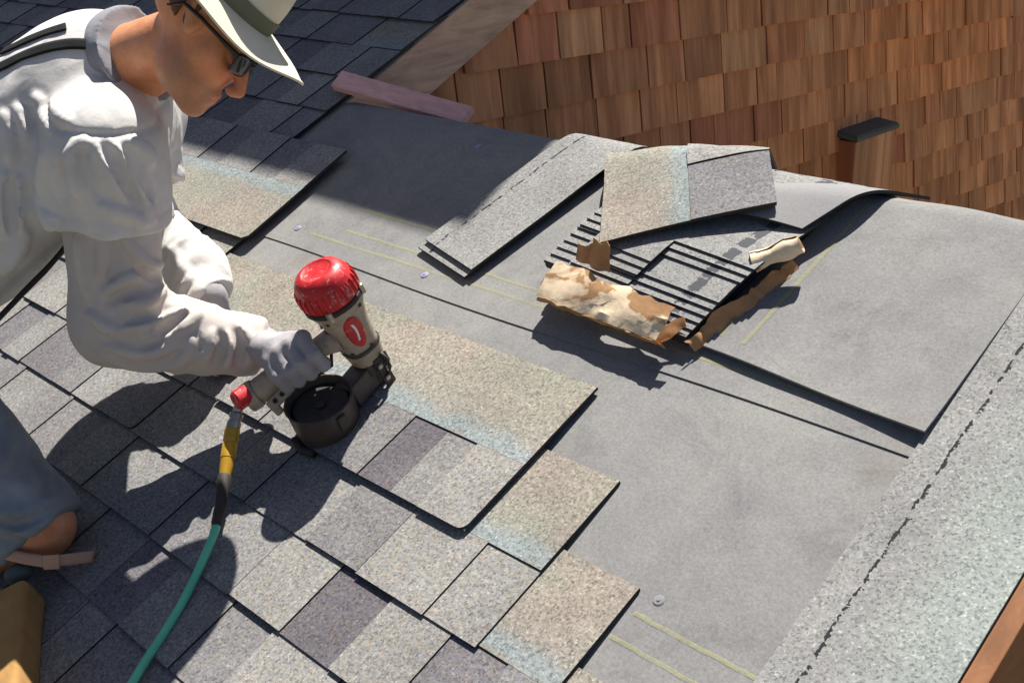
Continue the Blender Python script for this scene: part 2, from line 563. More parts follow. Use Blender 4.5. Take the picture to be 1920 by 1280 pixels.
# value noise for folds and crumples
_L = rng.random((32, 32, 32)).astype(np.float32)
def vnoise(p):
    p = np.asarray(p, np.float32)
    i = np.floor(p).astype(np.int64)
    f = p - i
    f = f * f * (3 - 2 * f)
    i &= 31
    j = (i + 1) & 31
    x0, y0, z0 = i[..., 0], i[..., 1], i[..., 2]
    x1, y1, z1 = j[..., 0], j[..., 1], j[..., 2]
    fx, fy, fz = f[..., 0], f[..., 1], f[..., 2]
    a = _L[x0, y0, z0] * (1 - fx) + _L[x1, y0, z0] * fx
    b = _L[x0, y1, z0] * (1 - fx) + _L[x1, y1, z0] * fx
    c = _L[x0, y0, z1] * (1 - fx) + _L[x1, y0, z1] * fx
    d = _L[x0, y1, z1] * (1 - fx) + _L[x1, y1, z1] * fx
    return (a * (1 - fy) + b * fy) * (1 - fz) + (c * (1 - fy) + d * fy) * fz

RV = 1.40                               # ridge line, metres up the slope
def drape(u, v, w=0.0, fold=0.05):
    """follow the roof up to the ridge and over it"""
    ang = 2 * PITCH
    v0 = RV - fold * math.tan(ang / 2)
    L = fold * ang
    if v <= v0:
        return (u, v, w)
    if v < v0 + L:
        a = (v - v0) / fold
        return (u, v0 + (fold + w) * math.sin(a), (fold + w) * math.cos(a) - fold)
    r = v - v0 - L
    return (u, v0 + (fold + w) * math.sin(ang) + r * math.cos(ang), (fold + w) * math.cos(ang) - fold - r * math.sin(ang))

# ------------------------------------------------------------------ large structure
g = B()
g.add([(-150, -150, 0), (150, -150, 0), (150, 150, 0), (-150, 150, 0)], [(0, 1, 2, 3)])
tag(g.make('ground', M['ground']), kind='structure')

WY = -2.556                             # face of the cedar wall behind the shingles
tanp = math.tan(PITCH)

# roof: the felt-covered slope, folded over the lower ridge on the right, running on up on the left
rb = B()
rb.add([(-6.6, -1.7, 0), (-2.52, -1.7, 0), (-2.52, 3.0, 0), (-6.6, 3.0, 0), (-6.6, -1.7, -0.12), (-2.52, -1.7, -0.12), (-2.52, 3.0, -0.12), (-6.6, 3.0, -0.12)],
       [(0, 1, 2, 3), (7, 6, 5, 4), (1, 5, 6, 2), (0, 4, 5, 1), (3, 2, 6, 7), (0, 3, 7, 4)])
vs = [-1.7, 0.0, 0.7] + list(np.linspace(1.30, 1.50, 16)) + [1.8, 3.2]
v_, f_, u_ = shell(lambda s, t: drape(s, t), [-2.52, -2.0, -1.5, -1.0, -0.441], vs, 0.05)
rb.add(v_, f_, u_)
roof = rb.make('roof', M['felt'])
roof.data.polygons.foreach_set('use_smooth', np.zeros(len(roof.data.polygons), dtype=bool))
place(roof)
tag(roof, kind='structure')

# ------------------------------------------------------------------ cedar wall
tri = B()
wl = [(0.2, -3.5), (9.0, -3.5), (9.0, 3.2), (2.75, 3.2), (2.75, 2.75 * tanp - 0.02), (0.2, 0.2 * tanp - 0.02)]
n_ = len(wl)
tri.add([(WY, y, z) for y, z in wl] + [(WY - 0.12, y, z) for y, z in wl],
        [tuple(range(n_)), tuple(range(2 * n_ - 1, n_ - 1, -1))] + [(i, n_ + i, n_ + (i + 1) % n_, (i + 1) % n_) for i in range(n_)])
wall = tri.make('shingled_wall', M['deck'])
wall.location = (0, 0, ZROOF)
tag(wall, 'brown cedar shingle gable wall in shade behind the ridge of the roof', 'wall')

def wall_shingle(y0, y1, zb, th, tilt, kink):
    """thin wedge of cedar: thick at its butt, thin at its head"""
    h = min(0.28, y0 * tanp - 0.03 - zb)
    s = -0.028
    z0 = zb + s * (y0 - 3) + tilt
    z1 = zb + s * (y1 - 3) - tilt
    x = WY + 0.0015
    v = [(x + th, y0, z0), (x + th + kink, y1, z1), (x, y1, z1), (x, y0, z0),
         (x + 0.002, y0, z0 + h), (x + 0.002 + kink, y1, z1 + h), (x, y1, z1 + h), (x, y0, z0 + h)]
    f = [(3, 2, 1, 0), (4, 5, 6, 7), (0, 1, 5, 4), (1, 2, 6, 5), (2, 3, 7, 6), (3, 0, 4, 7)]
    me = mesh('shingle', v, f)
    return me

zrow = 0.715
rows = [0.715, 0.572, 0.427, 0.284, 0.142, 0.000, -0.140, -0.280, -0.420, -0.560, -0.700, -0.840]
cnt = 0
for k, zb in enumerate(rows):
    y = 1.45 + random.uniform(0, 0.1)
    while y < 6.3:
        wd = random.choice([0.13, 0.17, 0.19, 0.21, 0.24, 0.27]) * random.uniform(0.94, 1.06)
        far = (y - 3) * 0.33
        vis_low = 0.47 - (y - 1.68) * 0.312 - 0.30
        rake_top = (y + wd) * tanp - 0.30
        if zb > vis_low - 0.05 and zb < 0.80 and zb + 0.31 < y * tanp + 0.02 + 0.0 or (zb > vis_low - 0.05 and zb < 0.80 and zb < y * tanp - 0.20):
            ragged = 0.008 if y > 4.0 else 0.0018
            th = random.uniform(0.029, 0.034) + (random.uniform(0, 0.010) if y > 4.2 else 0)
            me = wall_shingle(y + 0.0026, y + wd - 0.0026, zb + random.uniform(-ragged, ragged), th, random.uniform(-0.0009, 0.0009), random.uniform(-0.002, 0.002))
            q = random.random()
            base = np.array([0.53, 0.238, 0.108]) * random.uniform(0.76, 1.24)
            if q < 0.18:
                base = np.array([0.51, 0.195, 0.098]) * random.uniform(0.8, 1.15)
            elif q < 0.34:
                base = np.array([0.60, 0.305, 0.145]) * random.uniform(0.85, 1.1)
            # shingles around one spot are more orange, blending outward
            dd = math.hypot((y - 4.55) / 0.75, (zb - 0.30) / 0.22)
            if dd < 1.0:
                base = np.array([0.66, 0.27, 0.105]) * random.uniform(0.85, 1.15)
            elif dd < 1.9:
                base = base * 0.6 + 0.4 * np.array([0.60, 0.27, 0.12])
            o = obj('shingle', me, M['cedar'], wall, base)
            cnt += 1
        y += wd + random.uniform(0.0, 0.003)
print('wall shingles', cnt)

# rake board under the edge of the upper roof
rk = B()
rk.box((-2.550, 1.30, -0.150), (-2.516, 3.0, -0.004))
rkb = rk.make('rake_board', M['rakeboard'], bevel=0.003)
place(rkb)
tag(rkb, 'wide pale tan trim board slanting up between dark roof edge and cedar wall', 'trim board')

# upper storey of the house, above the frame: its eave throws the shade on the upper left
us = B()
us.box((-6.6, 2.76, 1.1), (-2.70, 9.0, 3.25))
corner = Matrix.Rotation(PITCH, 3, 'X') @ Vector((-1.765, 1.157, 0))   # where the shade of the eave's corner falls on the felt
cs_ = (3.25 - corner.z) / SUN.z
us.box((-7.2, corner.y + SUN.y * cs_, 3.25), (corner.x + SUN.x * cs_, 9.2, 3.42))
uso = us.make('upper_storey', M['stucco'])
uso.location = (0, 0, ZROOF)
tag(uso, kind='structure')

# fascia at the right-hand rake
fb = B()
fb.box((-0.4405, -1.7, -0.17), (-0.4125, 1.395, 0.004))
fas = fb.make('fascia_board', M['fascia'], bevel=0.002)
place(fas)
tag(fas, 'reddish brown wooden fascia board along the granule edge strip, bottom right corner', 'fascia board')

# ------------------------------------------------------------------ felt laps and the rake starter strip (parts of the roof)
def sheet_part(name, us_, vs_, w, thick, mat, fn=None, parent=roof, uvf=None, color=None):
    fn = fn or (lambda s, t: drape(s, t, w))
    v, f, uv = shell(fn, us_, vs_, thick, uvf)
    b = B().add(v, f, uv)
    return b.make(name, mat, parent, smooth=False, color=color, autosmooth=35)

fold_v = list(np.linspace(1.31, 1.50, 14)) + [1.9]
def lap_fn(s, t):
    q = drape(s, t + 0.004 * math.sin(s * 5.1) * max(0, 1 - (t - 0.897) * 8), 0.0026)
    return q
sheet_part('felt_sheet', list(np.linspace(-2.50, -0.63, 40)), [0.897, 0.93, 1.0, 1.15] + fold_v, 0.0030, 0.0022, M['felt'], lap_fn)

def lift_fn(s, t):
    u = -1.075 + s * (0.430)
    lo = 0.969 - 0.035 * s
    v = lo + t * 1.0
    w = 0.010 + 0.007 * math.exp(-t * 14) * (0.4 + 0.9 * s) + 0.006 * math.exp(-s * 9) * math.exp(-((v - 1.38) / 0.10) ** 2) + 0.0025 * math.sin(7 * s + 9 * t)
    u += 0.055 * (1 - s) * min(1, t / 0.35)
    return drape(u, v, w)
sheet_part('felt_sheet', list(np.linspace(0, 1, 24)), [0, 0.03, 0.08, 0.16, 0.26] + list(np.linspace(0.33, 0.55, 16)) + [0.9], 0.01, 0.004, M['felt'], lift_fn)

sheet_part('starter_strip', [-0.648, -0.60, -0.55, -0.50, -0.4412], [-1.7, -0.5, 0.2, 0.7, 1.1] + fold_v, 0.0085, 0.004, M['rake'], None, roof,
           lambda s, t: (s + 0.648, t))

def chalk(pts, width, w):
    b = B()
    for k in range(len(pts) - 1):
        p, q = np.array(pts[k], float), np.array(pts[k + 1], float)
        d = (q - p) / np.linalg.norm(q - p)
        nrm = np.array([-d[1], d[0]]) * width / 2
        b.add([drape(*(p - nrm), w), drape(*(q - nrm), w), drape(*(q + nrm), w), drape(*(p + nrm), w)], [(0, 1, 2, 3)])
    o = b.make('chalk_line', M['chalk'], roof)
    return o
def wig(a, b, n, amp=0.0011):
    return [(a[0] + (b[0] - a[0]) * k / n + random.uniform(-amp, amp), a[1] + (b[1] - a[1]) * k / n + random.uniform(-amp, amp)) for k in range(n + 1)]
for a, b, wd, w in [((-2.14, 0.948), (-0.67, 0.950), 0.006, 0.0034), ((-2.05, 0.985), (-1.45, 0.984), 0.0055, 0.0034), ((-2.07, 1.056), (-1.70, 1.054), 0.0065, 0.0034),
                    ((-0.86, 0.461), (-0.65, 0.460), 0.0062, 0.0012), ((-0.85, 0.506), (-0.65, 0.504), 0.0062, 0.0012)]:
    chalk(wig(a, b, 14), wd, w)
# two lines up the lifted sheet
for du in (0.0, 0.048):
    pts = [(-1.035 + du + 0.012 * k / 12, 0.985 + 0.38 * k / 12) for k in range(13)]
    b = B()
    for k in range(12):
        for (p, q) in [(pts[k], pts[k + 1])]:
            def lw(uu, vv):
                t = vv - 0.955
                s = (uu + 1.075 - 0.055 * min(1, t / 0.35)) / (0.43 - 0.055 * min(1, t / 0.35))
                r = np.array(lift_fn(max(0, min(1, s)), t))
                return (r[0], r[1], r[2] + 0.0012)
            b.add([lw(p[0] - 0.0038, p[1]), lw(p[0] + 0.0038, p[1]), lw(q[0] + 0.0038, q[1]), lw(q[0] - 0.0038, q[1])], [(0, 1, 2, 3)])
    b.make('chalk_line', M['chalk'], roof)

# nail caps in the felt
for k, (u, v, w, mt) in enumerate([(-2.191, 0.951, 0.0030, 'capblue'), (-1.727, 0.936, 0.0030, 'capblue'), (-1.934, 1.326, 0.0030, 'capblue'), (-0.832, 0.539, 0.0, 'capgrey')]):
    b = B().lathe([(0.0085, 0), (0.0085, 0.0008), (0.007, 0.0016), (0.003, 0.002), (0.0025, 0.003), (0.001, 0.0032)], 18, Matrix.Translation((u, v, w)))
    b.make('cap_nail', M[mt], roof)

# ------------------------------------------------------------------ shingles
SH = 0.337
EXPO = 0.1407
V0 = 0.4845
TABH = 0.148
PAL = {'l': (0.232, 0.226, 0.216), 'g': (0.205, 0.202, 0.200), 'm': (0.180, 0.176, 0.180), 'p': (0.152, 0.145, 0.156), 'd': (0.118, 0.110, 0.122), 't': (0.225, 0.222, 0.205)}

def zb_(y, w0=0.015):
    return w0 * (1 - y / SH) + 0.0004

def make_shingle(parent, uL, uR, v, segs, w0=0.015, round_end=True, lift=None, rot=None, extra=0.0):
    """one laminated shingle: the head sheet, and a tab for every tooth (proud) and every gap between teeth (recessed)"""
    L = uR - uL
    lf = lift or (lambda x, y: 0.0)
    b = B()
    b.prism([(0, TABH), (L, TABH), (L, SH), (0, SH)], lambda x, y: zb_(y, w0) + extra, lambda x, y: zb_(y, w0) + 0.006 + extra)
    b.prism([(0, 0.002), (L, 0.002), (L, TABH), (0, TABH)], lambda x, y: zb_(y, w0) + extra + lf(x, y), lambda x, y: zb_(y, w0) + 0.0022 + extra + lf(x, y))
    s = b.make('shingle', M['head'], parent, edge=M['tar'])
    s.location = (uL, v, 0)
    if rot:
        s.rotation_euler = rot
    for (a, c, kind, colr) in segs:
        t = B()
        x0, x1 = a - uL, c - uL
        j = random.uniform(-0.0025, 0.0025)
        if kind == 'tooth':
            e = 0.0007
            out = [(x0 + e, j), (x1 - e, j)]
            if round_end and abs(c - uR) < 1e-6:
                r = 0.016
                out = [(x0 + e, j)] + [(x1 - r + r * math.sin(q), j + r - r * math.cos(q)) for q in np.linspace(0, math.pi / 2, 6)]
            out += [(x1 - e if not (round_end and abs(c - uR) < 1e-6) else x1, TABH - 0.0006), (x0 + e, TABH - 0.0006)]
            hgt = 0.0062
        else:
            out = [(x0, 0.001), (x1, 0.001), (x1, TABH - 0.0008), (x0, TABH - 0.0008)]
            hgt = 0.0032
        # split lengthwise so a lifted corner can bend
        t.prism(out, lambda x, y: zb_(y, w0) + 0.0023 + extra + lf(x, y), lambda x, y: zb_(y, w0) + hgt + extra + lf(x, y))
        t.make('tab', M['gran'], s, edge=M['tar'], color=np.array(PAL[colr]) * np.array((1.008, 1.0, 0.982)) * random.uniform(0.95, 1.05))
    return s

def rand_segs(uL, uR, shade=1):
    segs, x, tooth = [], uL, random.random() < 0.5
    while x < uR - 1e-6:
        wd = random.uniform(0.09, 0.20)
        e = min(uR, x + wd)
        if uR - e < 0.07:
            e = uR
        segs.append((x, e, 'tooth' if tooth else 'gap', random.choice('lgmgl' if tooth else 'gmpgm')))
        tooth = not tooth
        x = e
    return segs

explicit = {
    0: (-1.165, -1.885, [(-1.885, -1.73, 'tooth', 'g'), (-1.73, -1.585, 'gap', 'g'), (-1.585, -1.43, 'tooth', 'm'), (-1.43, -1.345, 'gap', 'd'), (-1.345, -1.274, 'gap', 'g'), (-1.274, -1.165, 'tooth', 'l')]),
    -1: (-1.010, -2.010, [(-2.010, -1.885, 'gap', 'l'), (-1.885, -1.70, 'tooth', 'g'), (-1.70, -1.60, 'tooth', 'l'), (-1.60, -1.417, 'gap', 'g'), (-1.417, -1.28, 'tooth', 'm'), (-1.28, -1.12, 'tooth', 'l'), (-1.12, -1.010, 'gap', 'l')]),
    -2: (-0.865, -1.865, [(-1.865, -1.72, 'tooth', 'g'), (-1.72, -1.60, 'gap', 'm'), (-1.60, -1.46, 'tooth', 'g'), (-1.46, -1.315, 'tooth', 'l'), (-1.315, -1.19, 'gap', 'd'), (-1.19, -1.058, 'tooth', 'l'), (-1.058, -0.95, 'gap', 'p'), (-0.95, -0.865, 'tooth', 'm')]),
    -3: (-0.720, -1.720, [(-1.72, -1.60, 'gap', 'p'), (-1.60, -1.44, 'tooth', 'g'), (-1.44, -1.33, 'gap', 'm'), (-1.33, -1.16, 'tooth', 'l'), (-1.16, -1.02, 'gap', 'p'), (-1.02, -0.88, 'tooth', 'g'), (-0.88, -0.72, 'gap', 'm')]),
}
ends = {-6: -0.70, -5: -0.69, -4: -0.71, -3: -0.72, -2: -0.865, -1: -1.010, 0: -1.165, 1: -2.305, 2: -2.46, 3: -2.60, 4: -2.62, 5: -2.52, 6: -2.512, 7: -2.512, 8: -2.72, 9: -2.512, 10: -2.512, 11: -2.512, 12: -2.512}
left = {-6: -2.6, -5: -2.6, -4: -2.7, -3: -2.8, -2: -3.0, -1: -3.1, 0: -3.2, 1: -3.4, 2: -3.7, 3: -3.9, 4: -4.1, 5: -4.3, 6: -4.6, 7: -4.8, 8: -5.0, 9: -5.3, 10: -5.4, 11: -5.5, 12: -5.6}
for k in range(-6, 13):
    v = V0 + k * EXPO
    uR = ends[k]
    first = True
    while uR > left[k]:
        if first and k in explicit:
            _, uL, segs = explicit[k]
        else:
            uL = uR - (1.0 if not first or k < -3 else random.uniform(0.5, 1.0))
            segs = rand_segs(uL, uR)
        ex = 0.0
        lf = None
        if k == 0 and first:
            ex = 0.006
            lf = lambda x, y: 0.0
        make_shingle(roof, uL + 0.0012, uR, v, [(max(a, uL + 0.0012), c, kd, cl) for a, c, kd, cl in segs], extra=ex, lift=lf)
        first = False
        uR = uL

# ------------------------------------------------------------------ boxed-out vent on the wall
post = bpy.data.objects.new('boxed_vent', None)
COL.objects.link(post)
post.location = (-2.545, 3.96, ZROOF - 1.215)
tag(post, 'small cedar boxed projection under a dark metal cap on the shingled wall', 'wall vent')
B().box((0, -0.165, 0), (0.088, 0.165, 1.243)).make('casing', M['cedar'], post, color=(0.34, 0.14, 0.07), bevel=0.003)
for k in range(4):
    B().box((0.0885, -0.166 + 0.083 * k + 0.001, 0.05), (0.096, -0.166 + 0.083 * (k + 1) - 0.002, 1.24)).make('board', M['cedar'], post, color=np.array((0.50, 0.25, 0.13)) * random.uniform(0.7, 1.2))
cpv = B()
rs = []
for z, g_ in ((1.244, 0.0), (1.246, 0.009), (1.262, 0.009), (1.272, 0.0), (1.275, -0.02)):
    rs.append([(-0.0 , -0.166 - g_, z + 0.012), (0.10 + g_, -0.166 - g_, z), (0.10 + g_, 0.166 + g_, z), (0.0, 0.166 + g_, z + 0.012)])
cpv.rings(rs)
cpv.make('cap', M['metalcap'], post, bevel=0.006)

# ------------------------------------------------------------------ pink board on the ridge
p0, p1 = np.array([-2.555, 1.425, 0.042]), np.array([-2.02, 1.50, -0.07])
pk = B().box((0, -0.027, -0.011), (0.43, 0.027, 0.011))
pko = pk.make('wood_strip', M['pink'], bevel=0.002)
place(pko, p0, (math.radians(12), math.atan2(0.115, 0.53), math.atan2(0.06, 0.53)))
tag(pko, 'short pink primed wood strip lying across the ridge at the foot of the trim board', 'wood strip')

# ------------------------------------------------------------------ loose shingle lying upside down on the slope
ls = thing('loose_shingle', 'whole tan shingle lying turned round, tabs uphill, right beside the worker\'s chest', 'shingle', (-2.270, 1.200, 0.0225), (0.0, 0, math.pi))
segs = [(0, 0.13, 'tooth', 'l'), (0.13, 0.235, 'gap', 'm'), (0.235, 0.385, 'tooth', 'l'), (0.385, 0.49, 'gap', 'm'), (0.49, 0.64, 'tooth', 'l'), (0.64, 0.75, 'gap', 'g'), (0.75, 0.90, 'tooth', 'g')]
b = B()
b.prism([(0, TABH), (0.9, TABH), (0.9, 0.343), (0.886, 0.343), (0.014, 0.343), (0, 0.330)], 0.0, 0.006)
b.prism([(0, 0.002), (0.9, 0.002), (0.9, TABH), (0, TABH)], 0.0, 0.0022)
hs = b.make('head_sheet', M['head'], ls, edge=M['tar'])
for a, c, kd, cl in segs:
    B().prism([(a + 0.001, 0), (c - 0.001, 0), (c - 0.001, TABH - 0.0006), (a + 0.001, TABH - 0.0006)], 0.0023, 0.0062 if kd == 'tooth' else 0.0036).make('tab', M['gran'], ls, edge=M['tar'], color=PAL[cl])

# ------------------------------------------------------------------ loose starter strips draped over the ridge, left of the bundle
def strip(label, off, rotz, group=None):
    o = thing('starter_strip', label, 'shingle strip', (0, 0, 0), (0, 0, 0), group)
    a = np.array([-1.792 + off[0], 1.003 + off[1]])
    bx = np.array([math.cos(rotz), math.sin(rotz)])
    by = np.array([-bx[1], bx[0]])
    def fn(s, t):
        q = a + bx * s + by * t
        w = off[2] + 0.004 * math.sin(6 * t + 1) + 0.006 * math.exp(-((t - 0.36) / 0.12) ** 2)
        return drape(q[0], q[1], w)
    v, f, uv = shell(fn, np.linspace(0, 0.185, 8), [0, 0.05, 0.12, 0.2, 0.26] + list(np.linspace(0.30, 0.52, 18)) + [0.7, 0.9], 0.0055)
    B().add(v, f, uv, shell_mi(8, 25)).make('sheet', M['strip'], o, autosmooth=35, edge=M['tar'])
    return o
strip('lower of two grey starter strips, edge peeping out at the foot of the pair', (-0.006, -0.012, 0.0115), math.radians(-12.0))
strip('upper of two grey starter strips with tar dashes, draped over the ridge', (0.004, 0.006, 0.020), math.radians(-12.6))

# ------------------------------------------------------------------ opened bundle of shingles
bun = thing('shingle_bundle', 'torn open bundle of grey shingles fanned out on the felt below the ridge', 'shingle bundle', (0, 0, 0.006))
random.seed(4)
NL = 13
for i in range(-4, 9):
    j_ = max(i, 0)
    w = 0.027 + 0.0041 * i
    ang = math.radians(-4.0 - 0.35 * j_)
    ex, ey = np.array([math.cos(ang), math.sin(ang)]), np.array([-math.sin(ang), math.cos(ang)])
    o0 = np.array([-1.405, 0.968]) + ey * (0.0168 * j_) + ex * (0.003 * j_ + (random.uniform(-0.002, 0.002) if i < 0 else 0))
    cols = [(-0.062, 0.0, 0.062), (0.0, 0.150, 0.0), (0.150, 0.332, 0.014)]
    if i >= 6:
        cols = [(-0.062, 0.0, 0.050), (0.0, 0.150, -0.012), (0.150, 0.334, 0.050)]
    bb = B()
    for (x0, x1, y0) in cols:
        yl = 0.30 if x0 < 0 else 0.62
        def fn(s, t, y0=y0, yl=yl):
            q = o0 + ex * s + ey * (y0 + t * (yl - y0))
            sq = min(1.0, max(0.0, (q[1] - 1.10) / 0.28))
            sq = 1 - 0.72 * sq * sq * (3 - 2 * sq)
            return drape(q[0], q[1], w * sq + 0.0016 * math.sin(5 * s + 3 * t + i) * min(1, t * 5))
        ts = np.array([0, 0.06, 0.13, 0.24, 0.34, 0.44, 0.52] + list(np.linspace(0.58, 0.88, 12)) + [0.95, 1.0])
        v, f, uv = shell(fn, np.linspace(x0, x1, 4), ts, 0.0039, lambda s, t: (0.345 - s, t))
        bb.add(v, f, uv, shell_mi(4, len(ts)))
    bb.make('shingle', M['stripsmooth'], bun, autosmooth=30, edge=M['tar'])

# kraft wrapper, torn, round the front of the bundle
def crumple(p, amp, sc):
    p = np.asarray(p, float)
    n = np.array([vnoise(p[None] * sc + k * 7.3)[0] - 0.5 for k in range(3)]) + 0.45 * np.array([vnoise(p[None] * sc * 2.7 + k * 5.1)[0] - 0.5 for k in range(3)])
    return p + n * amp
TORN = rng.random(400)
def tear(s, k=0.0):
    x = (s * 55 + k) % 380
    i = int(x)
    a = TORN[i] + (TORN[i + 1] - TORN[i]) * (x - i)
    x2 = (s * 17 + k * 1.7 + 90) % 380
    i = int(x2)
    return 0.45 * a + 0.55 * (TORN[i] + (TORN[i + 1] - TORN[i]) * (x2 - i))
def wrap(name, prof, x0, x1, nx, amp, mat, ragged=0.0, rot=0.0, o0=(0, 0), nt=9, thick=0.0010, k=0.0, jit=0.0022):
    """a piece of stiff paper: flat facets between sharp creases, torn on its far side and at both ends"""
    ex, ey = np.array([math.cos(rot), math.sin(rot)]), np.array([-math.sin(rot), math.cos(rot)])
    prof = np.array(prof, float)
    kk = np.linspace(0, 1, len(prof))
    rj = np.random.default_rng(int(k) + 7)
    J = rj.normal(0, 1, (nx, nt, 3)) * jit
    si, ti = np.linspace(0, 1, nx), np.linspace(0, 1, nt)
    def fn(a_, t):
        i, j = int(round(a_ * (nx - 1))), int(round(t * (nt - 1)))
        lo, hi = x0 + 0.022 * tear(t * 0.12, k + 60), x1 - 0.022 * tear(t * 0.12, k + 80)
        s_ = lo + (hi - lo) * a_
        tt = t * (1.0 - ragged * tear(s_, k))
        y = np.interp(tt, kk, prof[:, 0])
        z = np.interp(tt, kk, prof[:, 1])
        q = np.array(o0) + ex * s_ + ey * y
        return crumple((q[0], q[1], z), amp, 26) + J[i, j]
    v, f, uv = shell(fn, si, ti, thick)
    return B().add(v, f, uv).make(name, mat, bun, autosmooth=26)
wr = math.radians(-3)
W0 = (-1.412, 0.955)
# the broad torn flap, folded down over the front edge and standing clear of the felt
wrap('wrapper', [(-0.018, 0.042), (-0.001, 0.051), (0.019, 0.0635), (0.034, 0.0705), (0.060, 0.0735)], 0.012, 0.328, 17, 0.008, M['papertorn'], 0.30, wr, W0, 6, 0.0012, 3.0, 0.0016)
# its turned-under lip and what is left of the front
wrap('wrapper', [(-0.0178, 0.0415), (-0.015, 0.030), (-0.007, 0.016), (0.004, 0.005)], 0.014, 0.325, 14, 0.006, M['paperin'], 0.3, wr, W0, 4, 0.0012, 40.0, 0.002)
# a scrap standing up at the left end, one at the right corner
def scrap(b0, b1, h, lean, nx=10, ny=8, amp=0.007, mat='paperin', k=0.0):
    b0, b1 = np.array(b0), np.array(b1)
    up = cdir(*lean)
    def fn(s, t):
        return crumple(b0 + (b1 - b0) * s + up * h * t * (0.8 + 0.4 * tear(s * 0.1, k)) + 0.006 * math.sin(5 * s) * np.array([0.6, -0.7, 0.2]), amp, 36)
    v, f, uv = shell(fn, np.linspace(0, 1, nx), np.linspace(0, 1, ny), 0.0012)
    return B().add(v, f, uv).make('wrapper_scrap', M[mat], bun, autosmooth=24)
scrap(onw(1082, 492, 0.068), onw(1112, 505, 0.070), 0.036, (0.05, 1, 0.15), k=11)
scrap(onw(1110, 506, 0.071), onw(1143, 518, 0.068), 0.050, (0.02, 1, 0.25), k=31)
scrap(onw(1225, 628, 0.024), onw(1285, 598, 0.045), 0.022, (0.2, -0.8, 0.4), k=57)
# the torn side running back along the right edge of the bundle, ending in a roll
def side_fn(s, t):
    base = np.array([-1.072, 0.950]) * (1 - s) + np.array([-1.012, 1.185]) * s
    h = 0.005 + (0.008 + 0.024 * tear(s * 0.35, 200)) * t
    return crumple((base[0] + 0.016 * (1 - t), base[1], h), 0.010, 40)
v, f, uv = shell(side_fn, np.linspace(0, 1, 60), np.linspace(0, 1, 7), 0.0012)
B().add(v, f, uv).make('wrapper', M['paperin'], bun, autosmooth=24)
ra, rb_ = onw(1414, 497, 0.050), onw(1503, 464, 0.058)
dv = (rb_ - ra) / np.linalg.norm(rb_ - ra)
aa = np.cross(dv, [0, 0, 1]); aa /= np.linalg.norm(aa)
cc = np.cross(dv, aa)
def roll_fn(s, t):
    th = s * 2 * math.pi * 1.7
    r = 0.0125 + 0.005 * s + 0.002 * math.sin(9 * t + 2)
    c = ra + (rb_ - ra) * (t * (1 + 0.03 * math.sin(th)))
    return crumple(c + r * (math.cos(th) * aa + math.sin(th) * cc), 0.005, 45)
v, f, uv = shell(roll_fn, np.linspace(0, 1, 44), np.linspace(0, 1, 12), 0.0012)
B().add(v, f, uv).make('wrapper_roll', M['papertorn'], bun, autosmooth=40)

# ------------------------------------------------------------------ two loose shingles thrown on the bundle
lb = thing('loose_shingle', 'speckled tan and blue striped shingle thrown askew on top of the open bundle', 'shingle', (0, 0, 0))
f0, f1 = onw(1124, 455, 0.080), onw(1456, 380, 0.076)
eB = (f1 - f0) / np.linalg.norm(f1 - f0)
LB = np.linalg.norm(f1 - f0)
nB = np.array([-eB[1], eB[0], 0]); nB /= np.linalg.norm(nB)
b0_ = onw(1182, 283, 0.10)
def surfB(s, t):
    q = f0 + eB * s + nB * t
    bow = 0.004 * math.sin(math.pi * s / LB)
    # rises a little, then bends down behind the ridge
    k = max(0.0, t - (0.285 - 0.150 * s / LB))
    k2 = min(k, 0.085)
    dip = 0.018 * math.exp(-((s - 0.02) / 0.07) ** 2) * min(1, t / 0.2)
    return np.array([q[0], q[1] - 0.10 * k * k, q[2] + bow - 5.5 * k2 * k2 - (k - k2) * 0.94 - dip])
v, f, uv = shell(lambda s, t: surfB(s, t), np.linspace(0, LB, 26), np.linspace(0, 0.55, 24), 0.006, lambda s, t: (t, LB - s))
B().add(v, f, uv, shell_mi(26, 24)).make('head_sheet', M['head'], lb, autosmooth=40, edge=M['tar'])
def tabB(s0, s1, t0, t1, h, colr):
    v, f, uv = shell(lambda s, t: surfB(s, t) + np.array([0, 0, h]), np.linspace(s0, s1, 8), np.linspace(t0, t1, 8), 0.003)
    B().add(v, f, uv, shell_mi(8, 8)).make('tab', M['gran'], lb, color=PAL[colr], autosmooth=40, edge=M['tar'])
tabB(LB - 0.148, LB + 0.001, -0.001, 0.165, 0.0022, 'm')
tabB(LB - 0.148, LB + 0.001, 0.167, 0.5, 0.0050, 'l')

lc = thing('loose_shingle', 'plain grey shingle with a curled right edge, half under the speckled one', 'shingle', (0, 0, 0))
c0, c1 = onw(1350, 396, 0.062), onw(1502, 428, 0.052)
eC = (c1 - c0) / np.linalg.norm(c1 - c0)
LC = np.linalg.norm(c1 - c0)
c2 = onw(1640, 352, 0.040)
dC = c2 - c1
LD = np.linalg.norm(dC[:2])
dC = dC / LD
def surfC(s, t):
    q = c0 + eC * s + dC * t
    k = max(0.0, t - 0.06 - 0.03 * s / LC)
    k2 = min(k, 0.10)
    return np.array([q[0], q[1], c0[2] * (1 - s / LC) + c1[2] * s / LC - 4.2 * k2 * k2 - (k - k2) * 0.84 + 0.006 * math.sin(3.1 * s / LC)])
v, f, uv = shell(surfC, np.linspace(0, LC + 0.002, 16), np.linspace(0, 0.26, 24), 0.006)
B().add(v, f, uv, shell_mi(16, 24)).make('sheet', M['asphalt'], lc, autosmooth=40, edge=M['tar'])

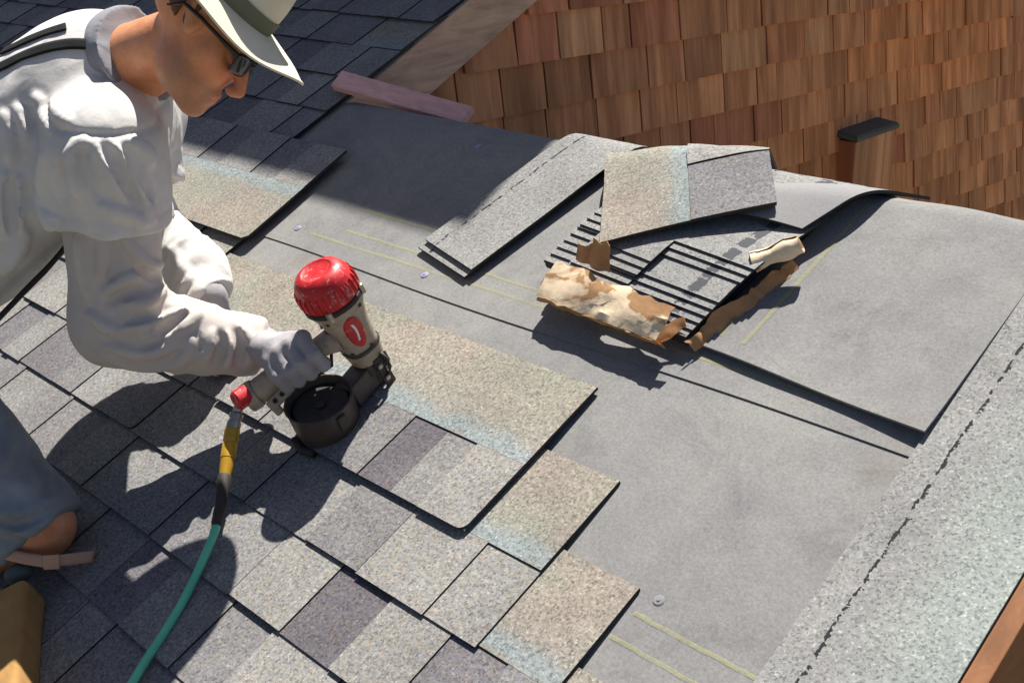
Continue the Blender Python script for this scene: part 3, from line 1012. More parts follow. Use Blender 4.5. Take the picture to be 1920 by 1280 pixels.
# ------------------------------------------------------------------ signed distance modelling for the worker
class Field:
    def __init__(s, lo, hi, step):
        s.lo = np.array(lo, float)
        s.h = step
        s.n = np.ceil((np.array(hi) - s.lo) / step).astype(int) + 1
        s.F = np.full(s.n, 0.5, np.float32)
    def block(s, lo, hi):
        a = np.clip(np.floor((np.array(lo) - s.lo) / s.h).astype(int), 0, s.n)
        b = np.clip(np.ceil((np.array(hi) - s.lo) / s.h).astype(int) + 1, 0, s.n)
        if (b <= a).any():
            return None, None
        sl = tuple(slice(i, j) for i, j in zip(a, b))
        ax = [(s.lo[k] + s.h * np.arange(a[k], b[k])).astype(np.float32) for k in range(3)]
        P = np.stack(np.meshgrid(*ax, indexing='ij'), -1)
        return sl, P
    def merge(s, sl, d, k, op):
        f = s.F[sl]
        if op == 'add':
            if k > 0:
                h = np.clip(0.5 + 0.5 * (f - d) / k, 0, 1)
                s.F[sl] = f * (1 - h) + d * h - k * h * (1 - h)
            else:
                s.F[sl] = np.minimum(f, d)
        else:
            if k > 0:
                h = np.clip(0.5 - 0.5 * (f + d) / k, 0, 1)
                s.F[sl] = f * (1 - h) - d * h + k * h * (1 - h)
            else:
                s.F[sl] = np.maximum(f, -d)
    def cap(s, a, b, ra, rb, k=0.03, op='add', cut=None, disp=None, flat=None):
        a, b = np.array(a, np.float32), np.array(b, np.float32)
        m = max(ra, rb) + k + 0.03
        sl, P = s.block(np.minimum(a, b) - m, np.maximum(a, b) + m)
        if sl is None:
            return s
        d = b - a
        t = np.clip(((P - a) @ d) / (d @ d), 0, 1)
        q = P - a - t[..., None] * d
        if flat is not None:
            ax, sc = np.array(flat[0], np.float32), flat[1]
            c = q @ ax
            q = q + (c * (sc - 1))[..., None] * ax
        D = np.linalg.norm(q, axis=-1) - (ra + (rb - ra) * t)
        if disp is not None:
            D = D - disp(P)
        if cut is not None:
            for (pc, nc) in cut:
                D = np.maximum(D, (P - np.array(pc, np.float32)) @ np.array(nc, np.float32))
        s.merge(sl, D, k, op)
        return s
    def ell(s, c, axes, rad, k=0.02, op='add', cut=None):
        c = np.array(c, np.float32)
        A = np.array(axes, np.float32)
        r = np.array(rad, np.float32)
        m = r.max() + k + 0.02
        sl, P = s.block(c - m, c + m)
        if sl is None:
            return s
        q = (P - c) @ A.T
        k0 = np.linalg.norm(q / r, axis=-1)
        k1 = np.linalg.norm(q / (r * r), axis=-1) + 1e-6
        D = k0 * (k0 - 1) / k1
        if cut is not None:
            for (pc, nc) in cut:
                D = np.maximum(D, (P - np.array(pc, np.float32)) @ np.array(nc, np.float32))
        s.merge(sl, D, k, op)
        return s
    def displace(s, fn, lo=None, hi=None):
        m = np.abs(s.F) < 0.05
        idx = np.argwhere(m)
        P = (s.lo + idx * s.h).astype(np.float32)
        s.F[m] -= fn(P)
        return s
    def mesh(s, name, origin, smooth_it=1):
        F = s.F
        I = F < 0
        c = np.zeros(np.array(F.shape) - 1, np.uint8)
        for dx in (0, 1):
            for dy in (0, 1):
                for dz in (0, 1):
                    c += I[dx:dx + c.shape[0], dy:dy + c.shape[1], dz:dz + c.shape[2]]
        act = (c > 0) & (c < 8)
        cells = np.argwhere(act)
        idx = np.full(act.shape, -1, np.int64)
        idx[act] = np.arange(len(cells))
        acc = np.zeros((len(cells), 3))
        num = np.zeros(len(cells))
        cor = [(x, y, z) for x in (0, 1) for y in (0, 1) for z in (0, 1)]
        for i, p in enumerate(cor):
            for q in cor[i + 1:]:
                if sum(abs(np.subtract(p, q))) != 1:
                    continue
                fa = F[cells[:, 0] + p[0], cells[:, 1] + p[1], cells[:, 2] + p[2]]
                fb = F[cells[:, 0] + q[0], cells[:, 1] + q[1], cells[:, 2] + q[2]]
                x = (fa < 0) != (fb < 0)
                t = np.where(x, fa / np.where(x, fa - fb, 1), 0)
                pt = np.array(p) + t[:, None] * (np.array(q) - np.array(p))
                acc += pt * x[:, None]
                num += x
        V = s.lo + s.h * (cells + acc / num[:, None])
        faces = []
        for ax in range(3):
            sa = [slice(None)] * 3
            sb = [slice(None)] * 3
            sa[ax] = slice(0, -1)
            sb[ax] = slice(1, None)
            A, Bq = I[tuple(sa)], I[tuple(sb)]
            e = np.argwhere(A != Bq)
            o1, o2 = [(1, 2), (2, 0), (0, 1)][ax]
            ok = (e[:, o1] > 0) & (e[:, o2] > 0) & (e[:, o1] < F.shape[o1] - 1) & (e[:, o2] < F.shape[o2] - 1)
            e = e[ok]
            fl = A[e[:, 0], e[:, 1], e[:, 2]]
            def cell(d1, d2):
                q = e.copy()
                q[:, o1] -= d1
                q[:, o2] -= d2
                return idx[q[:, 0], q[:, 1], q[:, 2]]
            Q = np.stack([cell(1, 1), cell(0, 1), cell(0, 0), cell(1, 0)], 1)
            Q[~fl] = Q[~fl][:, ::-1]
            faces.append(Q)
        Q = np.concatenate(faces)
        Q = Q[(Q >= 0).all(1)]
        # light Laplacian smoothing to remove the grid
        for _ in range(smooth_it):
            S = np.zeros_like(V)
            n = np.zeros(len(V))
            for a, b in ((0, 1), (1, 2), (2, 3), (3, 0)):
                np.add.at(S, Q[:, a], V[Q[:, b]])
                np.add.at(S, Q[:, b], V[Q[:, a]])
                np.add.at(n, Q[:, a], 1)
                np.add.at(n, Q[:, b], 1)
            n[n == 0] = 1
            V = 0.45 * V + 0.55 * S / n[:, None]
        V = V - np.array(origin)
        me = bpy.data.meshes.new(name)
        me.vertices.add(len(V))
        me.vertices.foreach_set('co', V.astype(np.float32).ravel())
        me.loops.add(Q.size)
        me.loops.foreach_set('vertex_index', Q.astype(np.int32).ravel())
        me.polygons.add(len(Q))
        me.polygons.foreach_set('loop_start', np.arange(0, Q.size, 4, dtype=np.int32))
        me.polygons.foreach_set('use_smooth', np.ones(len(Q), dtype=bool))
        me.update(calc_edges=True)
        me.validate()
        return me


PO = np.array([-2.1, 0.25, 0.0])        # base of the worker on the roof
# head axes: forward, up, right-hand side
HF = cdir(0.74, -0.67, -0.10)
HU = cdir(0.67, 0.74, 0.14)
HU = unit(HU - HF * (HU @ HF))
HR = np.cross(HF, HU)
HC = at(378, 42, 1.905)
def hp(f, u, r):
    return HC + HF * f + HU * u + HR * r
AX = np.array([HF, HU, HR])

SHO = at(200, 280, 1.98)
ELB = at(226, 600, 2.08)
WRI = at(478, 648, 2.11)
LSH = at(262, 195, 2.34)
LEL = at(262, 420, 2.34)
LWR = at(392, 560, 2.26)
LHA = at(428, 640, 2.27)
CHE = at(165, 180, 2.12)
PEL = at(-150, 440, 2.12)
HIP = at(-215, 690, 2.07)
KNE = at(66, 985, 2.055)
ANK = at(-190, 1120, 2.10)

body = Field((-2.75, -0.1, -0.02), (-1.62, 1.12, 0.86), 0.0042)
body.cap(CHE, PEL, 0.125, 0.13, 0.05).cap(SHO, LSH, 0.06, 0.06, 0.06)
body.cap(at(232, 125, 2.08), at(340, 82, 1.97), 0.068, 0.060, 0.05)
body.cap(SHO, ELB, 0.046, 0.034, 0.03).cap(ELB, WRI, 0.032, 0.024, 0.02)
body.cap(LSH, LEL, 0.05, 0.04, 0.03).cap(LEL, LWR, 0.030, 0.022, 0.02)
body.cap(PEL, HIP, 0.12, 0.09, 0.04).cap(HIP, KNE, 0.078, 0.056, 0.03).cap(KNE, ANK, 0.050, 0.042, 0.03)
body.ell(KNE + 0.022 * cdir(1, -0.1, 0.2), np.eye(3), (0.046, 0.046, 0.046), 0.03)
# head
body.ell(hp(-0.012, 0.042, 0), AX, (0.098, 0.088, 0.076), 0.03)
body.ell(hp(0.034, -0.035, 0), AX, (0.056, 0.080, 0.060), 0.035)
body.ell(hp(0.035, -0.078, 0), AX, (0.052, 0.040, 0.052), 0.03)
body.ell(hp(0.074, -0.112, 0), AX, (0.022, 0.020, 0.026), 0.025)
body.cap(hp(0.092, 0.012, -0.03), hp(0.092, 0.012, 0.03), 0.012, 0.012, 0.02)          # brow
body.cap(hp(0.096, -0.002, 0), hp(0.118, -0.044, 0), 0.009, 0.0115, 0.012)              # nose
body.ell(hp(0.110, -0.052, 0.012), AX, (0.011, 0.008, 0.0065), 0.008).ell(hp(0.110, -0.052, -0.012), AX, (0.011, 0.008, 0.0065), 0.008)
body.cap(hp(0.055, -0.022, 0.050), hp(0.080, -0.030, 0.030), 0.014, 0.012, 0.03)       # cheekbones
body.cap(hp(0.055, -0.022, -0.050), hp(0.080, -0.030, -0.030), 0.014, 0.012, 0.03)
body.cap(hp(0.092, -0.076, -0.018), hp(0.092, -0.076, 0.018), 0.007, 0.007, 0.010)     # lips
body.cap(hp(0.089, -0.087, -0.014), hp(0.089, -0.087, 0.014), 0.008, 0.008, 0.010)
body.cap(hp(0.094, -0.0815, -0.02), hp(0.094, -0.0815, 0.02), 0.0022, 0.0022, 0.004, 'sub')
for sgn in (1, -1):                                                                     # ears
    eax = np.array([unit(HF * 0.94 + HU * 0.34), unit(HU * 0.94 - HF * 0.34), HR])
    body.ell(hp(0.006, 0.014, sgn * 0.076), eax, (0.018, 0.031, 0.010), 0.008)
    body.ell(hp(0.012, 0.017, sgn * 0.086), eax, (0.009, 0.019, 0.008), 0.006, 'sub')
    body.ell(hp(0.012, -0.012, sgn * 0.076), eax, (0.009, 0.009, 0.008), 0.006)
    body.ell(hp(0.086, -0.006, sgn * 0.032), AX, (0.012, 0.011, 0.016), 0.012, 'sub')
    body.ell(hp(0.078, -0.006, sgn * 0.032), AX, (0.013, 0.012, 0.014), 0.003)
bme = body.mesh('person', PO, 2)
_v = np.empty(len(bme.vertices) * 3, np.float32)
bme.vertices.foreach_get('co', _v)
_v = _v.reshape(-1, 3) + PO - HC
_f, _u, _r = _v @ HF, _v @ HU, _v @ HR
_st = np.clip((-0.052 - _u + 0.35 * np.maximum(0, 0.055 - _f)) / 0.02, 0, 1) * np.clip((_f - 0.0) / 0.025, 0, 1) * np.clip((_u + 0.15) / 0.03, 0, 1) * (np.abs(_r) < 0.1)
_lip = np.exp(-((_u + 0.081) / 0.010) ** 2) * np.exp(-(_r / 0.020) ** 2) * (_f > 0.085) * (np.abs(_r) < 0.1)
_at = bme.attributes.new('stubble', 'FLOAT', 'POINT')
_at.data.foreach_set('value', (_st * (1 - _lip)).astype(np.float32))
_at = bme.attributes.new('flush', 'FLOAT', 'POINT')
_ck = np.exp(-((_u + 0.03) / 0.03) ** 2) * np.clip((_f - 0.05) / 0.04, 0, 1)
_at.data.foreach_set('value', np.clip(_lip + 0.5 * _ck, 0, 1).astype(np.float32))
person = obj('person', bme, M['skin'])
place(person, PO)
tag(person, 'worker in white shirt, cream hat and sunglasses bent over the roof holding a nailer', 'person')

def folds_along(a, b, lam, around, amp, sharp=1.6, seed=0.0):
    """creases running round a limb from a to b"""
    d = unit(np.array(b) - np.array(a)).astype(np.float32)
    a = np.array(a, np.float32)
    def fn(P):
        q = P - a
        s = q @ d
        r = q - s[..., None] * d
        w = vnoise(P * 9 + seed) * 2.2
        c = np.concatenate([(s / lam + w)[..., None], (r / around)[..., :2]], -1)
        n = vnoise(c + seed * 3.1)
        return amp * (1 - np.abs(2 * n - 1)) ** sharp
    return fn
def folds_dir(dirn, across, along, amp, sharp=1.6, seed=0.0):
    """creases running along a direction"""
    d = unit(dirn).astype(np.float32)
    def fn(P):
        s = P @ d
        r = P - s[..., None] * d
        c = r / across + (s / along)[..., None] * d + (vnoise(P * 6 + seed) * 0.9)[..., None]
        n = vnoise(c + seed)
        return amp * (1 - np.abs(2 * n - 1)) ** sharp
    return fn

def creases(field, base, lines, r, depth=0.5, k=0.012, op='add'):
    """raised folds (or, with 'sub', valleys) along lines drawn on the cloth as the lens sees it"""
    tree = BVHTree.FromPolygons([tuple(v.co) for v in base.vertices], [tuple(p.vertices) for p in base.polygons])
    o = Vector(np.array([0, 0, CAMH]) - PO)
    for ln in lines:
        rr_ = r
        if isinstance(ln[0], (int, float)):
            rr_, ln = ln[0], ln[1:]
        # smooth the line
        c = [np.array(q, float) for q in ln]
        P_ = []
        for i in range(len(c) - 1):
            p0, p1, p2, p3 = c[max(i - 1, 0)], c[i], c[i + 1], c[min(i + 2, len(c) - 1)]
            for j in range(4):
                t = j / 4
                P_.append(0.5 * ((2 * p1) + (p2 - p0) * t + (2 * p0 - 5 * p1 + 4 * p2 - p3) * t * t + (3 * p1 - p0 - 3 * p2 + p3) * t ** 3))
        P_.append(c[-1])
        pts_ = []
        for x, y in P_:
            d = Vector(ray(x, y)).normalized()
            h, nr, _, _ = tree.ray_cast(o, d)
            if h is None:
                continue
            if nr.dot(d) > 0:
                nr = -nr
            pts_.append((np.array(h) + PO, np.array(nr)))
        n = len(pts_)
        for i in range(n - 1):
            e = [math.sin(math.pi * (0.08 + 0.84 * q / max(1, n - 1))) ** 0.7 for q in (i, i + 1)]
            ra_, rb2 = rr_ * (0.35 + 0.65 * e[0]), rr_ * (0.35 + 0.65 * e[1])
            if np.linalg.norm(pts_[i][0] - pts_[i + 1][0]) > 0.035 or np.linalg.norm(pts_[i][0] - pts_[i + 1][0]) < 1e-4:
                continue
            if op == 'add':
                field.cap(pts_[i][0] - pts_[i][1] * ra_ * depth, pts_[i + 1][0] - pts_[i + 1][1] * rb2 * depth, ra_, rb2, k)
            else:
                field.cap(pts_[i][0] + pts_[i][1] * ra_ * depth, pts_[i + 1][0] + pts_[i + 1][1] * rb2 * depth, ra_, rb2, k, 'sub')

def z1(*p):
    return [(x / 2.977, y / 2.977) for x, y in p]
def z3(*p):
    return [(x / 2.977, 400 + y / 2.977) for x, y in p]

# shirt
sh = Field((-2.75, 0.05, 0.10), (-1.72, 1.08, 0.86), 0.0048)
sh.cap(CHE, at(-140, 440, 2.14), 0.140, 0.150, 0.05)
sh.cap(at(205, 128, 2.11), CHE, 0.088, 0.12, 0.06)
sh.cap(SHO, LSH, 0.088, 0.078, 0.07)
hem = at(206, 398, 2.03)
hax = unit(hem - SHO)
sh.cap(SHO, hem + hax * 0.02, 0.090, 0.104, 0.05, cut=[(hem, hax)])
lhem = LSH + (LEL - LSH) * 0.6
sh.cap(LSH, LEL, 0.078, 0.084, 0.05, cut=[(lhem, unit(LEL - LSH))])
sh.cap(at(130, 330, 2.11), at(-60, 470, 2.10), 0.085, 0.10, 0.06)
f1 = folds_dir(hax + 0.25 * cdir(1, 0, 0), 0.045, 0.25, 0.007, 1.2, 2.2)
f2 = folds_dir(cdir(-0.35, -0.9, 0.2), 0.060, 0.35, 0.012, 1.2, 5.0)
def shirt_fold(P):
    t = (P - SHO.astype(np.float32)) @ hax.astype(np.float32)
    k = np.clip((t - 0.0) / 0.07, 0, 1)
    m = ((P - CHE.astype(np.float32)) @ cdir(-0.6, -0.8, 0).astype(np.float32))
    k2 = np.clip((m + 0.02) / 0.12, 0, 1)
    q = (P - SHO.astype(np.float32)) - t[..., None] * hax.astype(np.float32)
    near = np.linalg.norm(q, axis=-1) < 0.17
    th_ = float((hem - SHO) @ hax)
    seam = 0.35 * np.exp(-((t - th_ + 0.022) / 0.0035) ** 2) * 0.006 + np.exp(-((t + 0.052) / 0.0045) ** 2) * near * 0.006
    return f1(P) * k * 1.0 + f2(P) * np.maximum(k2 * (1 - 0.6 * k), 0.10) - seam
sh.displace(shirt_fold)
base_ = sh.mesh('shirt_base', PO, 1)
creases(sh, base_, [z1((320, 965), (390, 870), (470, 775)), z1((530, 800), (600, 930), (700, 1120)), z1((640, 815), (740, 980), (800, 1090), (855, 1230)),
                    z1((730, 790), (810, 840), (850, 910)), z1((420, 830), (400, 960), (430, 1090)), z1((560, 1150), (700, 1195), (820, 1245)),
                    z1((200, 540), (250, 640), (290, 730)), z1((90, 590), (140, 700), (150, 800)), z1((20, 640), (50, 760), (60, 900)), z1((250, 860), (230, 1000), (250, 1150)),
                    z1((110, 1000), (100, 1150), (115, 1290)), z1((30, 980), (20, 1120), (30, 1300)), z1((210, 1040), (240, 1160), (280, 1290)), z1((150, 1300), (100, 1420), (20, 1520)), z1((300, 560), (330, 640), (380, 690))], 0.0135, 0.22, 0.005)
creases(sh, base_, [z1((460, 850), (490, 980), (560, 1100)), z1((580, 810), (680, 980), (760, 1120)), z1((700, 830), (800, 1000), (840, 1100)), z1((350, 900), (340, 1000), (360, 1120)),
                    z1((160, 620), (200, 720), (210, 820)), z1((60, 1010), (60, 1150), (70, 1290)), z1((160, 1010), (165, 1150), (190, 1290))], 0.011, 0.45, 0.006, 'sub')
bpy.data.meshes.remove(base_)
sme = sh.mesh('shirt', PO, 1)
shirt = obj('shirt', sme, M['shirt'], person)

# long sleeves of the undershirt
sl = Field((-2.35, 0.28, 0.02), (-1.62, 0.95, 0.62), 0.0045)
sl.cap(SHO, ELB, 0.082, 0.076, 0.03).cap(ELB, at(340, 626, 2.09), 0.078, 0.062, 0.04)
sl.cap(at(340, 626, 2.09), WRI, 0.064, 0.046, 0.03, cut=[(WRI + 0.006 * unit(WRI - ELB), unit(WRI - ELB))])
sl.cap(at(400, 640, 2.10), at(455, 646, 2.105), 0.055, 0.050, 0.02)
mid_ = at(330, 520, 2.18)
fa = folds_along(ELB, WRI, 0.034, 0.12, 0.008, 1.2, 1.0)
fb2 = folds_dir(unit(ELB - SHO) + 0.35 * cdir(1, 0, 0), 0.045, 0.22, 0.008, 1.2, 4.0)
fc = folds_dir(cdir(0.85, 0.45, 0.1), 0.030, 0.16, 0.006, 1.2, 8.0)
def sleeve_fold(P):
    t = ((P - ELB.astype(np.float32)) @ unit(WRI - ELB).astype(np.float32))
    k = np.clip(t / 0.06 + 0.3, 0.0, 1)
    cr = np.exp(-(np.linalg.norm(P - at(310, 560, 2.12).astype(np.float32), axis=-1) / 0.11) ** 2)
    return fa(P) * k * 0.75 + fb2(P) * (1 - k) * 0.7 + fc(P) * cr - 0.012 * cr
sl.displace(sleeve_fold)
sl.cap(WRI - 0.030 * unit(WRI - ELB), WRI + 0.004 * unit(WRI - ELB), 0.0515, 0.0485, 0.003, cut=[(WRI + 0.006 * unit(WRI - ELB), unit(WRI - ELB)), (WRI - 0.030 * unit(WRI - ELB), -unit(WRI - ELB))])
base_ = sl.mesh('sleeve_base', PO, 1)
creases(sl, base_, [z3((690, 130), (760, 225), (830, 290), (915, 285)), z3((590, 445), (660, 385), (760, 345), (840, 330)), z3((690, 490), (800, 510), (890, 450), (930, 380)),
                    z3((700, 640), (850, 600), (960, 550)), z3((820, 690), (920, 640), (1010, 580), (1040, 535)), z3((920, 705), (1000, 655), (1070, 600), (1110, 555)),
                    z3((590, 740), (760, 785), (900, 765), (1010, 705)), z3((1185, 660), (1175, 760), (1110, 830)), z3((1265, 670), (1290, 770), (1260, 860)), z3((1345, 640), (1395, 720), (1375, 810)),
                    z3((560, 770), (700, 835), (860, 855), (1010, 835)), z3((430, 120), (450, 300), (480, 450)), z3((560, 90), (580, 220), (570, 340)), z3((500, 560), (600, 640), (700, 690)),
                    z3((1060, 690), (1060, 770), (980, 850)), [0.009] + z3((1440, 690), (1425, 780), (1370, 860))], 0.0130, 0.15, 0.004)
creases(sl, base_, [z3((710, 600), (830, 570), (945, 530)), z3((770, 300), (840, 350), (900, 350)), z3((600, 500), (700, 450), (820, 420)), z3((620, 680), (780, 730), (900, 700)),
                    z3((1230, 660), (1240, 760), (1190, 850)), z3((1310, 650), (1345, 750), (1320, 840)), z3((640, 130), (660, 260), (620, 360)), z3((880, 670), (960, 620), (1030, 560))], 0.010, 0.45, 0.005, 'sub')
bpy.data.meshes.remove(base_)
slo = obj('sleeve', sl.mesh('sleeve', PO, 1), M['sleeve'], person)
s2 = Field((-2.45, 0.35, 0.0), (-1.70, 1.02, 0.55), 0.0048)
s2.cap(LSH, LEL, 0.066, 0.060, 0.03).cap(LEL, at(372, 505, 2.31), 0.060, 0.054, 0.03)
s2.cap(at(372, 505, 2.31), LWR, 0.054, 0.045, 0.02, cut=[(LWR, unit(LWR - LEL))])
s2.displace(folds_along(LEL, LWR, 0.032, 0.10, 0.008, 1.3, 9.0))
base_ = s2.mesh('sleeve_base', PO, 1)
creases(s2, base_, [z3((960, 200), (1030, 320), (1110, 420)), z3((990, 430), (1060, 380), (1110, 370)), z3((1050, 500), (1130, 440), (1200, 430)), z3((1110, 530), (1190, 480), (1250, 480))], 0.010, 0.5, 0.010)
bpy.data.meshes.remove(base_)
obj('sleeve', s2.mesh('sleeve', PO, 1), M['shirt'], person)

# collar
na, nb = at(205, 124, 2.09), at(280, 96, 2.025)
nx_ = unit(nb - na)
co = Field((-2.3, 0.55, 0.35), (-1.75, 1.0, 0.80), 0.004)
cm_ = at(241, 111, 2.06)
co.cap(na, nb, 0.086, 0.080, 0.01, cut=[(cm_ + nx_ * 0.026, unit(nx_ + 0.12 * cdir(0, 1, 0))), (cm_ - nx_ * 0.028, -unit(nx_ + 0.12 * cdir(0, 1, 0)))])
co.displace(folds_along(na, nb, 0.022, 0.2, 0.010, 1.6, 3.0))
obj('collar', co.mesh('collar', PO, 1), M['collar'], person)

# shorts
so = Field((-2.75, -0.12, -0.02), (-1.70, 0.62, 0.62), 0.005)
tax = unit(KNE - HIP)
so.cap(PEL, HIP, 0.14, 0.115, 0.05).cap(HIP, KNE + tax * 0.02, 0.108, 0.068, 0.03, cut=[(KNE + tax * 0.012, unit(tax + 0.10 * cdir(-1, 0, 0)))])
so.cap(KNE - tax * 0.035, KNE + tax * 0.015, 0.069, 0.073, 0.006, cut=[(KNE + tax * 0.012, unit(tax + 0.10 * cdir(-1, 0, 0))), (KNE - tax * 0.030, -tax)])
so.displace(lambda P: folds_along(HIP, KNE, 0.048, 0.12, 0.010, 1.3, 6.0)(P) + folds_dir(tax, 0.05, 0.3, 0.008, 1.3, 1.7)(P))
base_ = so.mesh('shorts_base', PO, 1)
creases(so, base_, [[(0, 992), (50, 996), (100, 968)], [(-10, 960), (40, 966), (90, 940)], [(10, 900), (55, 915), (90, 890)], [(30, 770), (50, 850), (60, 900)], [(5, 740), (20, 820), (15, 880)]], 0.012, 0.5, 0.008)
creases(so, base_, [[(-10, 1008), (50, 1012), (108, 984)], [(-10, 976), (45, 982), (95, 955)]], 0.009, 0.45, 0.006, 'sub')
bpy.data.meshes.remove(base_)
obj('shorts', so.mesh('shorts', PO, 1), M['denim'], person)

# hair under the hat
ha = Field(HC - 0.16, HC + 0.16, 0.0035)
ha.ell(hp(-0.014, 0.046, 0), AX, (0.102, 0.092, 0.081), 0.0, cut=[(hp(-0.022, 0, 0), HF), (hp(-0.02, -0.012, 0), unit(-HU - 0.55 * HF))])
ha.ell(hp(0.0, 0.02, 0.072), AX, (0.010, 0.030, 0.008), 0.004)
ha.displace(folds_dir(HU, 0.006, 0.05, 0.004, 1.2, 2.0))
obj('hair', ha.mesh('hair', PO, 1), M['hair'], person)
# hat: crown and brim
hatU = unit(HU + 0.10 * HF + 0.05 * HR)
hatF = unit(HF - hatU * (HF @ hatU))
hatR = np.cross(hatF, hatU)
hatC = hp(-0.004, 0.066, 0)
def hq(f, u, r):
    return hatC + hatF * f + hatU * u + hatR * r - PO
def brim(s, t):
    th = s
    r0 = np.array([0.097 * math.cos(th), 0.080 * math.sin(th)])
    r1 = np.array([(0.195 if math.cos(th) > 0 else 0.165) * math.cos(th), 0.138 * math.sin(th)])
    q = r0 + (r1 - r0) * t
    h = -0.020 * t ** 1.3 * abs(math.sin(th)) ** 1.5 + 0.004 * math.cos(2 * th) * t - 0.012 * t * max(0, math.cos(th)) ** 2 + 0.005 * math.sin(5 * th) * t
    return hq(q[0], h, q[1])
hb = B()
v, f, uv = shell(brim, np.linspace(0, 2 * math.pi, 73), np.linspace(0, 1, 10), 0.004)
hb.add(v, f, uv)
hme = mesh('hat', hb.v, hb.f, True, hb.uv)
nt_, nn = 10, 73 * 10
mi = []
for fc_ in hb.f:
    mi.append(1 if min(fc_) >= nn else 0)
hme.polygons.foreach_set('material_index', np.array(mi, dtype=np.int32))
hat = bpy.data.objects.new('hat', hme)
COL.objects.link(hat)
hat.parent = person
hme.materials.append(M['hat'])
hme.materials.append(M['hatunder'])
e = hat.modifiers.new('split', 'EDGE_SPLIT'); e.split_angle = math.radians(50)
cr = B()
prof = [(1.0, -0.012), (0.99, 0.02), (0.96, 0.05), (0.90, 0.078), (0.78, 0.096), (0.5, 0.102), (0.15, 0.096), (0.01, 0.094)]
rs = []
for k, (s, z) in enumerate(prof):
    rs.append([hq(0.099 * s * math.cos(q), z + (0.0 if k < 4 else -0.010 * abs(math.cos(q))), 0.082 * s * math.sin(q) * (1 - 0.1 * (z / 0.1))) for q in np.linspace(0, 2 * math.pi, 48, endpoint=False)])
cr.rings(rs)
cr.make('crown', M['hat'], hat, smooth=True)
bd = B()
rs = [[hq(0.1005 * s * math.cos(q), z, 0.0835 * s * math.sin(q)) for q in np.linspace(0, 2 * math.pi, 48, endpoint=False)] for s, z in ((1.0, -0.004), (1.005, 0.0), (1.0, 0.024), (0.985, 0.026))]
bd.rings(rs, False)
bd.make('hat_band', M['hatunder'], hat, smooth=True)

# sunglasses
sg = B()
for sgn in (1, -1):
    def lens(s, t):
        y = 0.034 * sgn
        a = (s - 0.5) * 0.056
        bb_ = (t - 0.5) * 0.040 * (1 - 0.35 * abs(s - 0.5))
        return hp(0.108 - 3.6 * (abs(y + a)) ** 2, -0.004 + bb_, y + a) - PO
    v, f, uv = shell(lens, np.linspace(0, 1, 10), np.linspace(0, 1, 7), 0.002)
    sg.add(v, f, uv)
sgo = sg.make('sunglasses', M['lens'], person, smooth=True)
tb = B()
for sgn in (1, -1):
    tb.tube([hp(0.094, 0.006, 0.062 * sgn) - PO, hp(0.060, 0.010, 0.076 * sgn) - PO, hp(0.02, 0.014, 0.083 * sgn) - PO, hp(-0.015, 0.014, 0.086 * sgn) - PO, hp(-0.034, -0.006, 0.085 * sgn) - PO], [0.005, 0.0035, 0.003, 0.003, 0.002], 8)
tb.tube([hp(0.108, 0.002, -0.008) - PO, hp(0.111, 0.004, 0) - PO, hp(0.108, 0.002, 0.008) - PO], 0.0025, 8)
tb.make('temple', M['spec'], sgo, smooth=True)

# braces: ribbons laid on the shirt
bvh = BVHTree.FromPolygons([tuple(v.co) for v in sme.vertices], [tuple(p.vertices) for p in sme.polygons])
def ribbon(name, pix, wd, mat, off=0.004, n=40, widths=None):
    pix = np.array(pix, float)
    tt = np.linspace(0, len(pix) - 1, n)
    xs, ys = np.interp(tt, range(len(pix)), pix[:, 0]), np.interp(tt, range(len(pix)), pix[:, 1])
    ctr, nor = [], []
    o = Vector(np.array([0, 0, CAMH]) - PO)
    for x, y in zip(xs, ys):
        d = Vector(ray(x, y)).normalized()
        h, nr, _, _ = bvh.ray_cast(o, d)
        if h is None:
            continue
        if nr.dot(d) > 0:
            nr = -nr
        ctr.append(np.array(h)); nor.append(np.array(nr))
    ctr, nor = np.array(ctr), np.array(nor)
    for _ in range(3):
        ctr[1:-1] = 0.25 * ctr[:-2] + 0.5 * ctr[1:-1] + 0.25 * ctr[2:]
        nor[1:-1] = 0.25 * nor[:-2] + 0.5 * nor[1:-1] + 0.25 * nor[2:]
    nor /= np.linalg.norm(nor, axis=1, keepdims=True)
    tg = np.gradient(ctr, axis=0)
    tg /= np.linalg.norm(tg, axis=1, keepdims=True)
    si = np.cross(nor, tg)
    m = len(ctr)
    def fn(s, t):
        i = int(round(s * (m - 1)))
        p = ctr[i] + si[i] * (t - 0.5) * wd
        h, nr, _, dist = bvh.find_nearest(Vector(p))
        nn_ = nor[i]
        lift = max(0.0, (np.array(h) - p) @ nn_)
        return p + nn_ * (off + lift)
    v, f, uv = shell(fn, np.linspace(0, 1, m), np.linspace(0, 1, 5), 0.0025)
    return B().add(v, f, uv).make(name, mat, person, smooth=True)
ribbon('suspender', [(-30, 142), (10, 124), (45, 106), (85, 92), (130, 83), (180, 86), (212, 94), (236, 112), (256, 140), (272, 170)], 0.021, M['web'], 0.004)
ribbon('suspender', [(-30, 112), (10, 98), (50, 78), (90, 62), (125, 52)], 0.019, M['web'], 0.004, 24)
